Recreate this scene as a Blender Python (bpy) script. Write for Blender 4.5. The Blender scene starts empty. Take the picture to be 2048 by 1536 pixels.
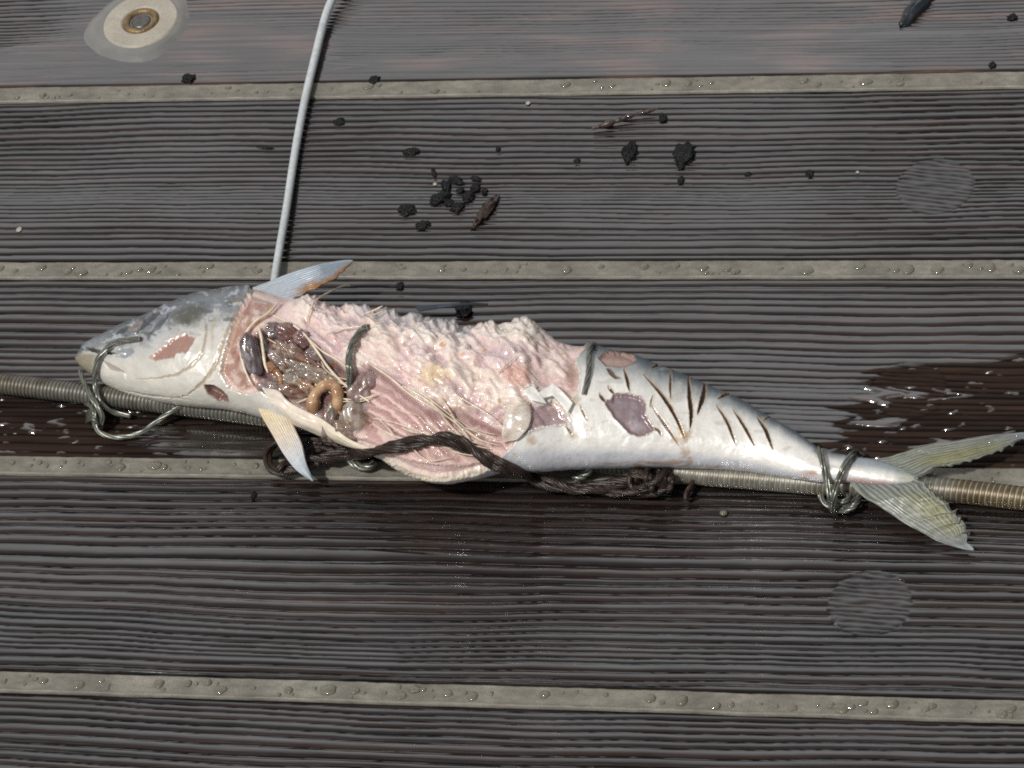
import bpy, math, random
import numpy as np
from mathutils import Matrix, Vector
random.seed(7); RNG = np.random.default_rng(11)
SC = bpy.context.scene; COL = SC.collection

# ------------------------------------------------------------------ camera
HF = math.radians(17); F = 1024/math.tan(HF/2)
EL, RO, AZ, DI, Y0 = 0.82411645, -0.27000408, -0.36909116, 1.40216193, -0.17410804
fw = np.array([math.cos(EL)*math.sin(AZ), math.cos(EL)*math.cos(AZ), -math.sin(EL)])
_r = np.cross(fw, [0, 0, 1]); _r /= np.linalg.norm(_r); _u = np.cross(_r, fw)
CR = _r*math.cos(RO)+_u*math.sin(RO); CU = -_r*math.sin(RO)+_u*math.cos(RO)
CP = np.array([0, Y0, 0])-fw*DI
cam = bpy.data.cameras.new('camera'); co = bpy.data.objects.new('camera', cam); COL.objects.link(co)
co.matrix_world = Matrix(((CR[0], CU[0], -fw[0], CP[0]), (CR[1], CU[1], -fw[1], CP[1]), (CR[2], CU[2], -fw[2], CP[2]), (0, 0, 0, 1)))
cam.sensor_width = 36; cam.lens = 18/math.tan(HF/2); cam.clip_start = .01; cam.clip_end = 500
SC.camera = co
# ------------------------------------------------------------------ world, sun, exposure
SUN_EL, SUN_AZ = math.radians(59), math.radians(-146)     # azimuth from +Y towards +X
w = bpy.data.worlds.new('World'); SC.world = w; w.use_nodes = True
nt = w.node_tree; bg = nt.nodes['Background']
sky = nt.nodes.new('ShaderNodeTexSky'); sky.sky_type = 'NISHITA'; sky.sun_disc = False
sky.sun_elevation = SUN_EL; sky.sun_rotation = SUN_AZ; sky.dust_density = 8; sky.air_density = 1.0
hs = nt.nodes.new('ShaderNodeHueSaturation'); hs.inputs['Saturation'].default_value = .22
nt.links.new(sky.outputs[0], hs.inputs['Color']); bg.inputs[1].default_value = .10
# thin bright cloud over the whole sky, plus an added bright bank for the wet deck to reflect
tcw = nt.nodes.new('ShaderNodeTexCoord'); dt = nt.nodes.new('ShaderNodeVectorMath'); dt.operation = 'DOT_PRODUCT'
_ch = math.hypot(fw[0], fw[1]); dt.inputs[1].default_value = (fw[0]/_ch*math.cos(.56), fw[1]/_ch*math.cos(.56), math.sin(.56)); nt.links.new(tcw.outputs['Generated'], dt.inputs[0])
nz = nt.nodes.new('ShaderNodeTexNoise'); nz.inputs['Scale'].default_value = 4.5; nz.inputs['Detail'].default_value = 5; nt.links.new(tcw.outputs['Generated'], nz.inputs['Vector'])
mr1 = nt.nodes.new('ShaderNodeMapRange'); mr1.interpolation_type = 'SMOOTHSTEP'; mr1.inputs[1].default_value = .70; mr1.inputs[2].default_value = .985; mr1.inputs[3].default_value = 2.5; mr1.inputs[4].default_value = 8.8
nt.links.new(dt.outputs['Value'], mr1.inputs[0])
mr2 = nt.nodes.new('ShaderNodeMapRange'); mr2.inputs[1].default_value = .3; mr2.inputs[2].default_value = .7; mr2.inputs[3].default_value = .75; mr2.inputs[4].default_value = 1.2; nt.links.new(nz.outputs['Fac'], mr2.inputs[0])
ml = nt.nodes.new('ShaderNodeMath'); ml.operation = 'MULTIPLY'; nt.links.new(mr1.outputs[0], ml.inputs[0]); nt.links.new(mr2.outputs[0], ml.inputs[1])
cv = nt.nodes.new('ShaderNodeVectorMath'); cv.operation = 'SCALE'; cv.inputs[0].default_value = (.96, .975, 1.0); nt.links.new(ml.outputs[0], cv.inputs['Scale'])
mxw = nt.nodes.new('ShaderNodeMix'); mxw.data_type = 'RGBA'; mxw.inputs[0].default_value = .8; nt.links.new(hs.outputs[0], mxw.inputs[6]); nt.links.new(cv.outputs[0], mxw.inputs[7]); nt.links.new(mxw.outputs[2], bg.inputs[0])
sd = bpy.data.lights.new('sun', 'SUN'); sd.energy = 2.8; sd.angle = math.radians(3.0); sd.color = (1, .975, .94)
so = bpy.data.objects.new('sun', sd); COL.objects.link(so)
sdir = Vector((math.cos(SUN_EL)*math.sin(SUN_AZ), math.cos(SUN_EL)*math.cos(SUN_AZ), math.sin(SUN_EL)))
so.rotation_euler = sdir.to_track_quat('Z', 'Y').to_euler()
SC.view_settings.view_transform = 'Standard'; SC.view_settings.look = 'None'
SC.view_settings.exposure = .12; SC.view_settings.gamma = 1
SC.render.engine = 'CYCLES'; SC.cycles.pixel_filter_type = 'BLACKMAN_HARRIS'; SC.cycles.filter_width = 1.9
SC.cycles.use_denoising = False

# ------------------------------------------------------------------ projection helpers
def rays(px, py):
    px = np.asarray(px, float); py = np.asarray(py, float)
    return fw + CR*((px-1024)/F)[..., None] + CU*((768-py)/F)[..., None]
def at(px, py, z=0.0):
    d = rays(px, py); t = (z-CP[2])/d[..., 2]
    return CP + d*t[..., None]
def proj(P):
    v = P-CP; dz = v@fw
    return 1024+F*(v@CR)/dz, 768-F*(v@CU)/dz
PXM = DI/F
def lin(c):
    if isinstance(c, str): c = [int(c[i:i+2], 16) for i in (1, 3, 5)]
    c = np.asarray(c, float)/255
    return np.where(c <= .04045, c/12.92, ((c+.055)/1.055)**2.4)
def ss(a, b, x):
    t = np.clip((x-a)/(b-a), 0, 1); return t*t*(3-2*t)
def psd(px, py, poly):
    poly = np.asarray(poly, float); d = np.full(px.shape, 1e9); ins = np.zeros(px.shape, bool)
    for (x0, y0), (x1, y1) in zip(poly, np.roll(poly, -1, 0)):
        ex, ey = x1-x0, y1-y0; wx, wy = px-x0, py-y0
        t = np.clip((wx*ex+wy*ey)/(ex*ex+ey*ey+1e-9), 0, 1)
        d = np.minimum(d, (wx-ex*t)**2+(wy-ey*t)**2)
        c = ((y0 <= py) & (y1 > py)) | ((y1 <= py) & (y0 > py))
        if abs(ey) > 1e-9: ins ^= c & (wx < ex*wy/ey)
    d = np.sqrt(d); return np.where(ins, -d, d)
def pld(px, py, pts):
    pts = np.asarray(pts, float); best = np.full(px.shape, 1e9); T = np.zeros(px.shape); n = len(pts)-1
    for i in range(n):
        (x0, y0), (x1, y1) = pts[i], pts[i+1]; ex, ey = x1-x0, y1-y0; wx, wy = px-x0, py-y0
        t = np.clip((wx*ex+wy*ey)/(ex*ex+ey*ey+1e-9), 0, 1); d = np.hypot(wx-ex*t, wy-ey*t)
        m = d < best; best = np.where(m, d, best); T = np.where(m, (i+t)/n, T)
    return best, T
# numpy noise
_P = RNG.permutation(512); _P = np.concatenate([_P, _P]); _G = RNG.normal(size=(512, 3)); _G /= np.linalg.norm(_G, axis=1)[:, None]
_P2 = _P.astype(int)
def _h(x, y, z): return _P2[(_P2[(_P2[x & 511]+y) & 511]+z) & 511]
def perlin(x, y, z=0.0):
    x = np.asarray(x, float); y = np.asarray(y, float)+0*x; z = np.asarray(z, float)+0*x
    xi, yi, zi = (np.floor(a).astype(int) for a in (x, y, z)); xf, yf, zf = x-xi, y-yi, z-zi
    u, v, ww = (a*a*a*(a*(a*6-15)+10) for a in (xf, yf, zf)); r = 0
    for i in (0, 1):
        for j in (0, 1):
            for k in (0, 1):
                g = _G[_h(xi+i, yi+j, zi+k)]
                d = g[..., 0]*(xf-i)+g[..., 1]*(yf-j)+g[..., 2]*(zf-k)
                r = r+d*(u if i else 1-u)*(v if j else 1-v)*(ww if k else 1-ww)
    return r*1.5
def fbm(x, y, z=0.0, o=4):
    r = 0; a = 1; n = 0
    for i in range(o):
        r = r+a*perlin(x*2**i+i*17.3, y*2**i+i*9.1, np.asarray(z)*2**i); n += a; a *= .5
    return r/n*1.4
def worley(x, y, s=0):
    xi, yi = np.floor(x).astype(int), np.floor(y).astype(int); f1 = np.full(x.shape, 9.); cid = np.zeros(x.shape, int)
    for i in (-1, 0, 1):
        for j in (-1, 0, 1):
            h = _h(xi+i, yi+j, np.full(x.shape, s, int)); g = _G[h]
            d = np.hypot(xi+i+.5+.45*g[..., 0]-x, yi+j+.5+.45*g[..., 1]-y)
            m = d < f1; f1 = np.where(m, d, f1); cid = np.where(m, h, cid)
    return f1, cid/512
def catmull(pts, n):
    p = np.asarray(pts, float); p = np.vstack([2*p[0]-p[1], p, 2*p[-1]-p[-2]]); m = len(p)-3
    t = np.linspace(0, m-1e-6, n); i = t.astype(int); f = (t-i)[:, None]
    a, b, c, d = p[i], p[i+1], p[i+2], p[i+3]
    q = .5*(2*b+(c-a)*f+(2*a-5*b+4*c-d)*f*f+(3*b-a-3*c+d)*f**3)
    s = np.concatenate([[0], np.cumsum(np.linalg.norm(np.diff(q[:, :], axis=0), axis=1))])
    return np.stack([np.interp(np.linspace(0, s[-1], n), s, q[:, k]) for k in range(q.shape[1])], 1)
def smooth(a, k):
    a = np.array(a, float)
    for _ in range(k):
        b = a.copy(); b[1:-1] = .25*a[:-2]+.5*a[1:-1]+.25*a[2:]; a = b
    return a

# ------------------------------------------------------------------ object helpers
def mesh_obj(name, V, Fq, mat, parent=None, attrs=None, cols=None, smooth_=True):
    me = bpy.data.meshes.new(name); V = np.asarray(V, np.float32); Fq = np.asarray(Fq, np.int32)
    k = Fq.shape[1]
    me.vertices.add(len(V)); me.vertices.foreach_set('co', V.ravel())
    me.loops.add(Fq.size); me.loops.foreach_set('vertex_index', Fq.ravel())
    me.polygons.add(len(Fq)); me.polygons.foreach_set('loop_start', np.arange(0, Fq.size, k, dtype=np.int32))
    me.update(calc_edges=True); me.validate()
    me.polygons.foreach_set('use_smooth', np.full(len(me.polygons), smooth_))
    for an, a in (attrs or {}).items():
        at_ = me.attributes.new(an, 'FLOAT', 'POINT'); at_.data.foreach_set('value', np.asarray(a, np.float32))
    if cols is not None:
        c = np.ones((len(V), 4), np.float32); c[:, :3] = cols
        at_ = me.attributes.new('Col', 'FLOAT_COLOR', 'POINT'); at_.data.foreach_set('color', c.ravel())
    me.materials.append(mat); o = bpy.data.objects.new(name, me); COL.objects.link(o)
    if parent is not None: o.parent = parent
    return o
def grid_faces(nu, nv, wrap=False):
    i = np.arange(nu-1)[:, None]; j = np.arange(nv if wrap else nv-1)[None, :]; j2 = (j+1) % nv
    return np.stack([i*nv+j, (i+1)*nv+j, (i+1)*nv+j2, i*nv+j2], -1).reshape(-1, 4)
def subset(V, Fq, mask):
    f = Fq[mask]; u, inv = np.unique(f, return_inverse=True); return u, inv.reshape(f.shape)
def empty(name, loc=(0, 0, 0)):
    o = bpy.data.objects.new(name, None); COL.objects.link(o); o.empty_display_size = .01; return o
def tag(o, label, cat, group=None, kind=None):
    o['label'] = label; o['category'] = cat
    if group: o['group'] = group
    if kind: o['kind'] = kind
    return o
def frames(P):
    T = np.gradient(P, axis=0); T /= np.linalg.norm(T, axis=1)[:, None]+1e-12
    n = np.cross(T[0], [0, 0, 1.]); n = n if np.linalg.norm(n) > 1e-3 else np.array([1., 0, 0]); N = []
    for t in T:
        n = n-t*(n@t); n = n/np.linalg.norm(n); N.append(n)
    N = np.array(N); return T, N, np.cross(T, N)
def tube(P, R, seg=10, rfun=None):
    P = np.asarray(P, float); T, N, B = frames(P); a = np.linspace(0, 2*np.pi, seg, endpoint=False)
    R = np.broadcast_to(np.asarray(R, float), (len(P),))
    rr = R[:, None]*np.ones(seg)
    if rfun is not None: rr = rr*rfun(np.arange(len(P))[:, None], a[None])
    V = P[:, None]+rr[..., None]*(np.cos(a)[None, :, None]*N[:, None]+np.sin(a)[None, :, None]*B[:, None])
    V = V.reshape(-1, 3); Fq = grid_faces(len(P), seg, True)
    # end caps
    c0, c1 = len(V), len(V)+1; V = np.vstack([V, P[:1], P[-1:]])
    j = np.arange(seg); j2 = (j+1) % seg; b = (len(P)-1)*seg
    caps = np.vstack([np.stack([j2, j, np.full(seg, c0), np.full(seg, c0)], 1), np.stack([b+j, b+j2, np.full(seg, c1), np.full(seg, c1)], 1)])
    return V, Fq, caps
def merge(parts):
    V = []; Fs = []; n = 0
    for p in parts:
        v, f = p[0], p[1]; f = np.asarray(f)
        V.append(v); Fs.append(f+n)
        n += len(v)
    return np.vstack(V), np.vstack(Fs)
def tube2(P, R, seg=10, rfun=None):
    V, Fq, caps = tube(P, R, seg, rfun); return V[:-2], Fq     # open tube (ends tapered or hidden)
def taper(n, e=.06, m=.05):
    t = np.linspace(0, 1, n); return np.clip(np.minimum(t, 1-t)/e, m, 1)**.5
def rope(P, R, ns, turns, rs, seg=8, jit=0.0, end=.01, phase=0.0):
    P = np.asarray(P, float); T, N, B = frames(P); n = len(P); parts = []
    for k in range(ns):
        a = phase+2*np.pi*(k/ns)+turns*2*np.pi*np.linspace(0, 1, n)
        off = R*(1+jit*smooth(RNG.normal(size=n), 30)*4)
        Q = P+off[:, None]*(np.cos(a)[:, None]*N+np.sin(a)[:, None]*B)
        parts.append(tube2(Q, rs*taper(n, end), seg))
    return merge(parts)
def uvs(nu=24, nv=32):
    th = np.linspace(0, np.pi, nu); ph = np.linspace(0, 2*np.pi, nv, endpoint=False)
    D = np.stack([np.sin(th)[:, None]*np.cos(ph), np.sin(th)[:, None]*np.sin(ph), np.cos(th)[:, None]*np.ones(nv)], -1)
    return D.reshape(-1, 3), grid_faces(nu, nv, True)[:, ::-1]
def blob(c, r, ax=None, noise=.15, fr=1.6, seed=0., nu=24, nv=32, spike=0.):
    D, Fq = uvs(nu, nv); k = 1+noise*fbm(D[:, 0]*fr+seed, D[:, 1]*fr+seed*1.7, D[:, 2]*fr, 3)
    if spike: k = k+spike*np.abs(perlin(D[:, 0]*2.6+seed, D[:, 1]*2.6, D[:, 2]*2.6))**1.0
    V = D*k[:, None]*np.asarray(r)
    if ax is not None: V = V@np.asarray(ax)
    return V+np.asarray(c), Fq

# ------------------------------------------------------------------ materials
def mat(name, base=None, col=False, rough=.5, spec=.5, ior=1.45, metal=0, coat=0, coat_rough=.05, bump=None, sss=0, sssr=(1, .62, .52), sscale=.003,
        vary=None, rvary=None, trans=0, wet=False, aniso=None):
    m = bpy.data.materials.new(name); m.use_nodes = True; n = m.node_tree.nodes; L = m.node_tree.links; b = n['Principled BSDF']
    b.inputs['Roughness'].default_value = rough; b.inputs['IOR'].default_value = ior; b.inputs['Metallic'].default_value = metal
    b.inputs['Specular IOR Level'].default_value = spec
    b.inputs['Coat Weight'].default_value = coat; b.inputs['Coat Roughness'].default_value = coat_rough
    b.inputs['Transmission Weight'].default_value = trans
    if sss:
        b.inputs['Subsurface Weight'].default_value = sss; b.inputs['Subsurface Radius'].default_value = sssr; b.inputs['Subsurface Scale'].default_value = sscale
    tc = n.new('ShaderNodeTexCoord'); src = None
    if col:
        a = n.new('ShaderNodeAttribute'); a.attribute_name = 'Col'; src = a.outputs['Color']
    else:
        c = n.new('ShaderNodeRGB'); c.outputs[0].default_value = (*base, 1); src = c.outputs[0]
    def tex(sc, det=4, stretch=None, dist=0):
        t = n.new('ShaderNodeTexNoise'); t.inputs['Scale'].default_value = sc; t.inputs['Detail'].default_value = det; t.inputs['Distortion'].default_value = dist
        mp = n.new('ShaderNodeMapping'); mp.inputs['Scale'].default_value = stretch or (1, 1, 1)
        L.new(tc.outputs['Object'], mp.inputs[0]); L.new(mp.outputs[0], t.inputs['Vector']); return t.outputs['Fac']
    for (sc, amt, st) in (vary or []):
        mr = n.new('ShaderNodeMapRange'); mr.inputs[1].default_value = .3; mr.inputs[2].default_value = .7; mr.inputs[3].default_value = 1-amt; mr.inputs[4].default_value = 1+amt
        L.new(tex(sc, 5, st), mr.inputs[0]); v = n.new('ShaderNodeVectorMath'); v.operation = 'SCALE'
        L.new(src, v.inputs[0]); L.new(mr.outputs[0], v.inputs['Scale']); src = v.outputs[0]
    L.new(src, b.inputs['Base Color'])
    if rvary:
        mr = n.new('ShaderNodeMapRange'); mr.inputs[1].default_value = .35; mr.inputs[2].default_value = .65; mr.inputs[3].default_value = rvary[1]; mr.inputs[4].default_value = rvary[2]
        L.new(tex(rvary[0], 4), mr.inputs[0]); L.new(mr.outputs[0], b.inputs['Roughness'])
    nrm = None
    for (sc, st, dist, stretch) in (bump or []):
        bp = n.new('ShaderNodeBump'); bp.inputs['Strength'].default_value = st; bp.inputs['Distance'].default_value = dist
        L.new(tex(sc, 4, stretch), bp.inputs['Height'])
        if nrm is not None: L.new(nrm, bp.inputs['Normal'])
        nrm = bp.outputs[0]
        if wet:
            w_ = n.new('ShaderNodeAttribute'); w_.attribute_name = 'wet'; mm = n.new('ShaderNodeMapRange'); mm.inputs[3].default_value = st; mm.inputs[4].default_value = .0
            L.new(w_.outputs['Fac'], mm.inputs[0]); L.new(mm.outputs[0], bp.inputs['Strength'])
    if nrm is not None:
        L.new(nrm, b.inputs['Normal'])
        if coat and not wet: L.new(nrm, b.inputs['Coat Normal'])
    if wet:
        w_ = n.new('ShaderNodeAttribute'); w_.attribute_name = 'wet'
        for sock, a0, a1, mx in (('Roughness', rough, .11, .3), ('IOR', ior, 2.45, 1)):
            mm = n.new('ShaderNodeMapRange'); mm.inputs[2].default_value = mx; mm.inputs[3].default_value = a0; mm.inputs[4].default_value = a1
            L.new(w_.outputs['Fac'], mm.inputs[0]); L.new(mm.outputs[0], b.inputs[sock])
    return m
M_wood = mat('wet_wood', col=True, rough=.65, ior=1.12, bump=[(900, .4, .0002, (.2, 1, 1))], vary=[(500, .35, (.06, 1, 1)), (120, .2, (.3, 1, 1))], wet=True)
M_seam = mat('seam_rubber', lin('#8e897d')*.57, rough=.5, bump=[(500, .3, .0003, None), (2500, .35, .00012, None)], vary=[(45, .28, None), (300, .22, (.5, 1, 1)), (1100, .14, None)], rvary=(90, .42, .65))
M_drop = mat('water', lin('#8f8a78')*.47, rough=.06, ior=1.5, coat=.6, coat_rough=.02, sss=.4, sscale=.0015, sssr=(1, .95, .85))
M_skin = mat('fish_skin', col=True, rough=.3, metal=.2, coat=.4, coat_rough=.12, bump=[(2200, .12, .00015, None), (250, .07, .0005, None)], vary=[(220, .06, None), (2600, .07, None)], rvary=(200, .22, .4), sss=.08, sscale=.0015)
M_flesh = mat('fish_flesh', col=True, rough=.35, coat=.75, coat_rough=.08, bump=[(420, .3, .0005, (1, .6, 1)), (1500, .2, .0002, None)], vary=[(450, .06, None), (1500, .05, None)], rvary=(300, .2, .45), sss=.7, sscale=.004)
M_bone = mat('fish_bone', lin('#e2d2bb')*.9, rough=.35, coat=.5, bump=[(900, .3, .0002, None)], vary=[(200, .15, None)], sss=.2, sscale=.001)
M_fin = mat('fish_fin', col=True, rough=.45, coat=.2, coat_rough=.2, bump=[(700, .2, .00015, None)], vary=[(700, .1, None)])
_n = M_fin.node_tree; _a = _n.nodes.new('ShaderNodeAttribute'); _a.attribute_name = 'fade'; _i = _n.nodes.new('ShaderNodeMath'); _i.operation = 'SUBTRACT'; _i.inputs[0].default_value = 1
_n.links.new(_a.outputs['Fac'], _i.inputs[1]); _n.links.new(_i.outputs[0], _n.nodes['Principled BSDF'].inputs['Alpha'])
M_cable = mat('coiled_wire', col=True, rough=.42, metal=.4, vary=[(300, .25, None)], bump=[(1500, .2, .0001, None)])
M_wire = mat('steel_wire', lin('#74766d'), rough=.28, metal=.6, vary=[(400, .3, None)])
M_twine = mat('tarred_twine', lin('#2c1e16')*.8, rough=.45, coat=.12, coat_rough=.25, bump=[(1600, .5, .0003, None)], vary=[(500, .5, None)])
M_cord = mat('white_cord', lin('#c3c8ca')*.8, rough=.45, vary=[(60, .1, None), (500, .12, None)], bump=[(900, .2, .0001, None)])
M_char = mat('charcoal', lin('#121416')*.4, rough=.38, spec=.25, coat=.1, coat_rough=.15, bump=[(1400, .9, .0008, None)], vary=[(800, .4, None)])
M_twig = mat('twig_bark', lin('#4a3a30')*.7, rough=.3, coat=.4, bump=[(1200, .6, .0004, None)], vary=[(600, .4, None)])
M_copper = mat('copper_brown_shell', lin('#3c2b23')*.8, rough=.25, metal=.35, coat=.5, bump=[(700, .6, .0006, None)], vary=[(500, .7, None)])
M_seal = mat('sealant', lin('#8b8a86')*.6, rough=.22, coat=.3, bump=[(150, .4, .001, None)], vary=[(80, .15, None)])
M_plate = mat('washer_plate', lin('#b5ae9f')*.7, rough=.5, bump=[(700, .3, .0003, None)], vary=[(90, .12, None), (1300, .15, None)])
M_rust = mat('rusty_steel', lin('#8b7350')*.7, rough=.45, metal=.3, bump=[(900, .5, .0004, None)], vary=[(300, .45, None)])
M_bolt = mat('bolt_steel', lin('#6b6a66')*.7, rough=.35, metal=.5, bump=[(900, .3, .0003, None)], vary=[(500, .3, None)])

# ------------------------------------------------------------------ deck
PW = .11; SEAMW = .0088
deck = tag(empty('deck'), 'wet ribbed brown timber deck with grey rubber seams between its boards', 'deck', kind='structure')
PLUGS = [(1870, 371, .0162), (1740, 1205, .0158), (1818, 778, .0150)]
PLUGS = [(at(a, b)[:2], r) for a, b, r in PLUGS]
DRY_L = [(-160, 780), (150, 800), (420, 838), (430, 848), (300, 850), (250, 880), (330, 912), (-160, 912)]
DRY_R = [(1640, 905), (1645, 862), (1700, 835), (1690, 812), (1740, 790), (1745, 742), (1820, 725), (1900, 728), (2200, 690), (2200, 940), (1880, 940), (1700, 925)]
FULL = [([(300, 855), (335, 915), (600, 915), (600, 840), (430, 840)], .75), ([(1400, 700), (1500, 690), (1720, 760), (1720, 800), (1660, 850), (1640, 890), (1560, 860)], .20),
        ([(120, 40), (420, 20), (640, 60), (700, 170), (-100, 190), (-100, 150)], .42), ([(1380, 95), (1750, 120), (1800, 160), (1200, 165), (700, 170), (650, 120)], .42)]
def build_plank(k):
    # board k lies between seams k and k+1 (y from -k*PW down)
    y1 = -k*PW-SEAMW/2; y0 = -(k+1)*PW+SEAMW/2
    far = k < -1 or k > 3
    xl = min(at(-140, 100)[0], at(-140, 1500)[0]); xr = max(at(2200, 100)[0], at(2200, 1500)[0])
    ny = int((y1-y0)/(.0007 if far else .00029)); nx = int((xr-xl)/(.004 if far else .0011))
    xs = np.concatenate([np.linspace(xl-.45, xl, 110, endpoint=False), np.linspace(xl, xr, nx), np.linspace(xr, xr+.45, 111)[1:]]); nx = len(xs)
    X, Y = np.meshgrid(xs, np.linspace(y0, y1, ny), indexing='ij')
    px, py = proj(np.stack([X, Y, 0*X], -1))
    sp, amp, lev = {-1: (.0022, 0, .62), 0: (.0031, 0, .34), 1: (.0037, 0, .38), 2: (.0036, 0, .16), 3: (.0038, 0, .12)}.get(k, (.0036, 0, .2))
    amp = sp*.16; fs = {-1: .3, 0: .66, 1: .66, 2: .70, 3: .74}.get(k, .6)+.22*perlin(X*7, Y*24, 44)
    r = np.random.default_rng(100+k)
    v = Y-y0
    warp = .0040*perlin(X*4+k*7, Y*7, k*3.1)+.0011*perlin(X*19+k*5, Y*32, k)+.0002*perlin(X*80, Y*150, k)
    if k == -1: warp = warp+.02*(X)*.15
    if k == 2: warp = warp+.003*np.exp(-((X+.05)/.09)**2)*np.sin(v*60)
    pos = np.cumsum(sp*np.clip(1+.16*r.normal(size=200)+.22*np.sin(np.arange(200)*.23+k), .6, 1.6))-.03
    vv = v+warp
    ph = np.interp(vv, pos, np.arange(200.)); wid = np.interp(vv, pos, r.uniform(.7, 1.25, 200))
    rid = np.floor(ph).astype(int)
    fr = ph-np.floor(ph)
    h = (1-np.abs(2*fr-1)**2.2)*(.75+.25*wid)+.08*perlin(X*9, rid*1.7, k); h = h*np.clip(np.interp(vv, pos[:-1], np.diff(pos))/sp, .3, 1.15)**1.3      # 1 on the rib, 0 in the groove
    hue = r.uniform(0, 1, 400)[np.clip(rid, 0, 399)]
    plug = np.zeros(X.shape, bool)
    for (pc, pr) in PLUGS:
        a = math.radians(-9 if pc[1] > -.15 and pc[1] < 0 else -4)
        u_ = (X-pc[0])*math.cos(a)+(Y-pc[1])*math.sin(a); v_ = -(X-pc[0])*math.sin(a)+(Y-pc[1])*math.cos(a)
        rr = np.hypot(X-pc[0], Y-pc[1])*(1+.03*perlin(X*200, Y*200))
        m = rr < pr; plug |= m
        ph2 = v_/.0023+.5*perlin(u_*60, v_*300, 2); h2 = (.5-.5*np.cos(2*np.pi*ph2))*.4+.4+.2*perlin(u_*200, v_*700)
        h = np.where(m, h2, h); h = np.where((rr > pr-.0006) & (rr < pr+.0006), h*.75, h)
    wood = h+.03*perlin(X*90+k, Y*1500, k)+.02*perlin(X*500, Y*2000, 4)+.08*perlin(X*50, Y*250, 1)
    # how much water stands on the board
    lv = lev+.13*perlin(X*14+k*3, Y*30, 2)+.07*perlin(X*35, Y*100, 5)+.02*perlin(X*300, Y*500, 3)+.05*perlin(X*380, Y*900, 23)
    if k == -1:
        lv = lv-.9*ss(40, -60, px)*ss(150, 60, py)-.45*ss(190, 60, px)*ss(115, 80, py)-.12*ss(1700, 2000, px)
    if k == 0: lv = lv-.14*ss(500, 60, px)*ss(420, 200, py)+.12*ss(440, 520, py)-.18*ss(1500, 1900, px)
    if k == 1: lv = lv-.10*ss(900, 100, px)
    jx = px+70*perlin(X*10, vv*270, 13)+22*perlin(X*70, Y*200, 7)+9*perlin(X*260, Y*500, 8); jy = py+7*perlin(X*90, Y*220, 9)
    for poly, am in FULL:
        lv = lv+am*ss(14, -14, psd(jx, jy, poly))
    dry = np.zeros(X.shape)
    for poly in (DRY_L, DRY_R):
        d = psd(jx, jy, poly); m = ss(3, -5, d); dry = np.maximum(dry, m*.93)
        bl = perlin(X*120+3, Y*260, 11)+.5*perlin(X*300, Y*600, 12)
        lv = lv*(1-m)+m*(-.15+1.5*ss(.42, .6, bl))
    if k == 1:
        for (bx, by, ra, rb) in ((1862, 890, 26, 15), (1752, 790, 30, 18), (1800, 785, 16, 14), (1770, 845, 45, 9), (1890, 788, 12, 10), (120, 841, 13, 9), (178, 822, 9, 6), (62, 857, 8, 5)):
            lv = np.maximum(lv, 1.3*ss(1.2, .7, np.hypot((jx-bx)/ra, (jy-by)/rb)))
    flood = ss(-.02, .08, lv-wood); film = .85+.15*perlin(X*40, Y*400, 21)
    kk = .03; top = np.where(lv > -.5, np.maximum(wood, lv)+kk*np.exp(-np.abs(wood-lv)/kk)*.5, wood)
    z = (top-1.05)*amp-.0003
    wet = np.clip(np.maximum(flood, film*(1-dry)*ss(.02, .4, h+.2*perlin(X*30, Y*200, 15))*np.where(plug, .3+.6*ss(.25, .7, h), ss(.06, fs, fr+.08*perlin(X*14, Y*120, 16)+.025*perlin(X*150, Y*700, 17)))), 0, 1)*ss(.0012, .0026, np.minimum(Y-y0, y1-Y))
    e = np.minimum(Y-y0, y1-Y); z = z-.0012*ss(.0016, 0, e)
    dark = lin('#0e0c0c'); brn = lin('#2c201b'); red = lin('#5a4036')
    t = np.clip(.35*hue+.55*(np.clip(h, 0, 1)-.35)+.45*perlin(X*9, Y*400, k+20)+.25*perlin(X*90, Y*1500, 3), 0, 1)[..., None]  # grooves shaded darker by rib height in the colour; streaks are grain
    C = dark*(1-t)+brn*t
    rm = np.clip(ss(.0, .6, perlin(X*25+k, Y*90, 33)+.8*perlin(X*8, Y*600, 34)), 0, 1)[..., None]
    if k == -1: C = C*(1-.45*rm)+red*rm*.45+.004
    if k == 1: 
        tq = np.clip(ss(.15, .85, h)*.8+.35*perlin(X*12, Y*500, 50), 0, 1)[..., None]  # groove shade painted more strongly into the dry wood colour
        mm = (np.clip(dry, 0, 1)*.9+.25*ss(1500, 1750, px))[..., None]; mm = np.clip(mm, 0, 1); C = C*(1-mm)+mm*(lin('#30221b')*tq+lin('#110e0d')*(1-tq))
    C = C*(1+.3*flood[..., None])
    V = np.stack([X, Y, z], -1).reshape(-1, 3); Fq = grid_faces(nx, ny)
    pf = plug.reshape(-1)[Fq].sum(1) >= 2; out = None
    for msk, nm in ((~pf, 'plank'), (pf, 'wood_plug')):
        if not msk.any(): continue
        u, f = subset(V, Fq, msk)
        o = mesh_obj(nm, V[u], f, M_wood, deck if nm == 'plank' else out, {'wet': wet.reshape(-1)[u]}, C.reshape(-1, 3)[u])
        if nm == 'plank': out = o
    return out
for k in range(-4, 6): build_plank(k)
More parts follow.
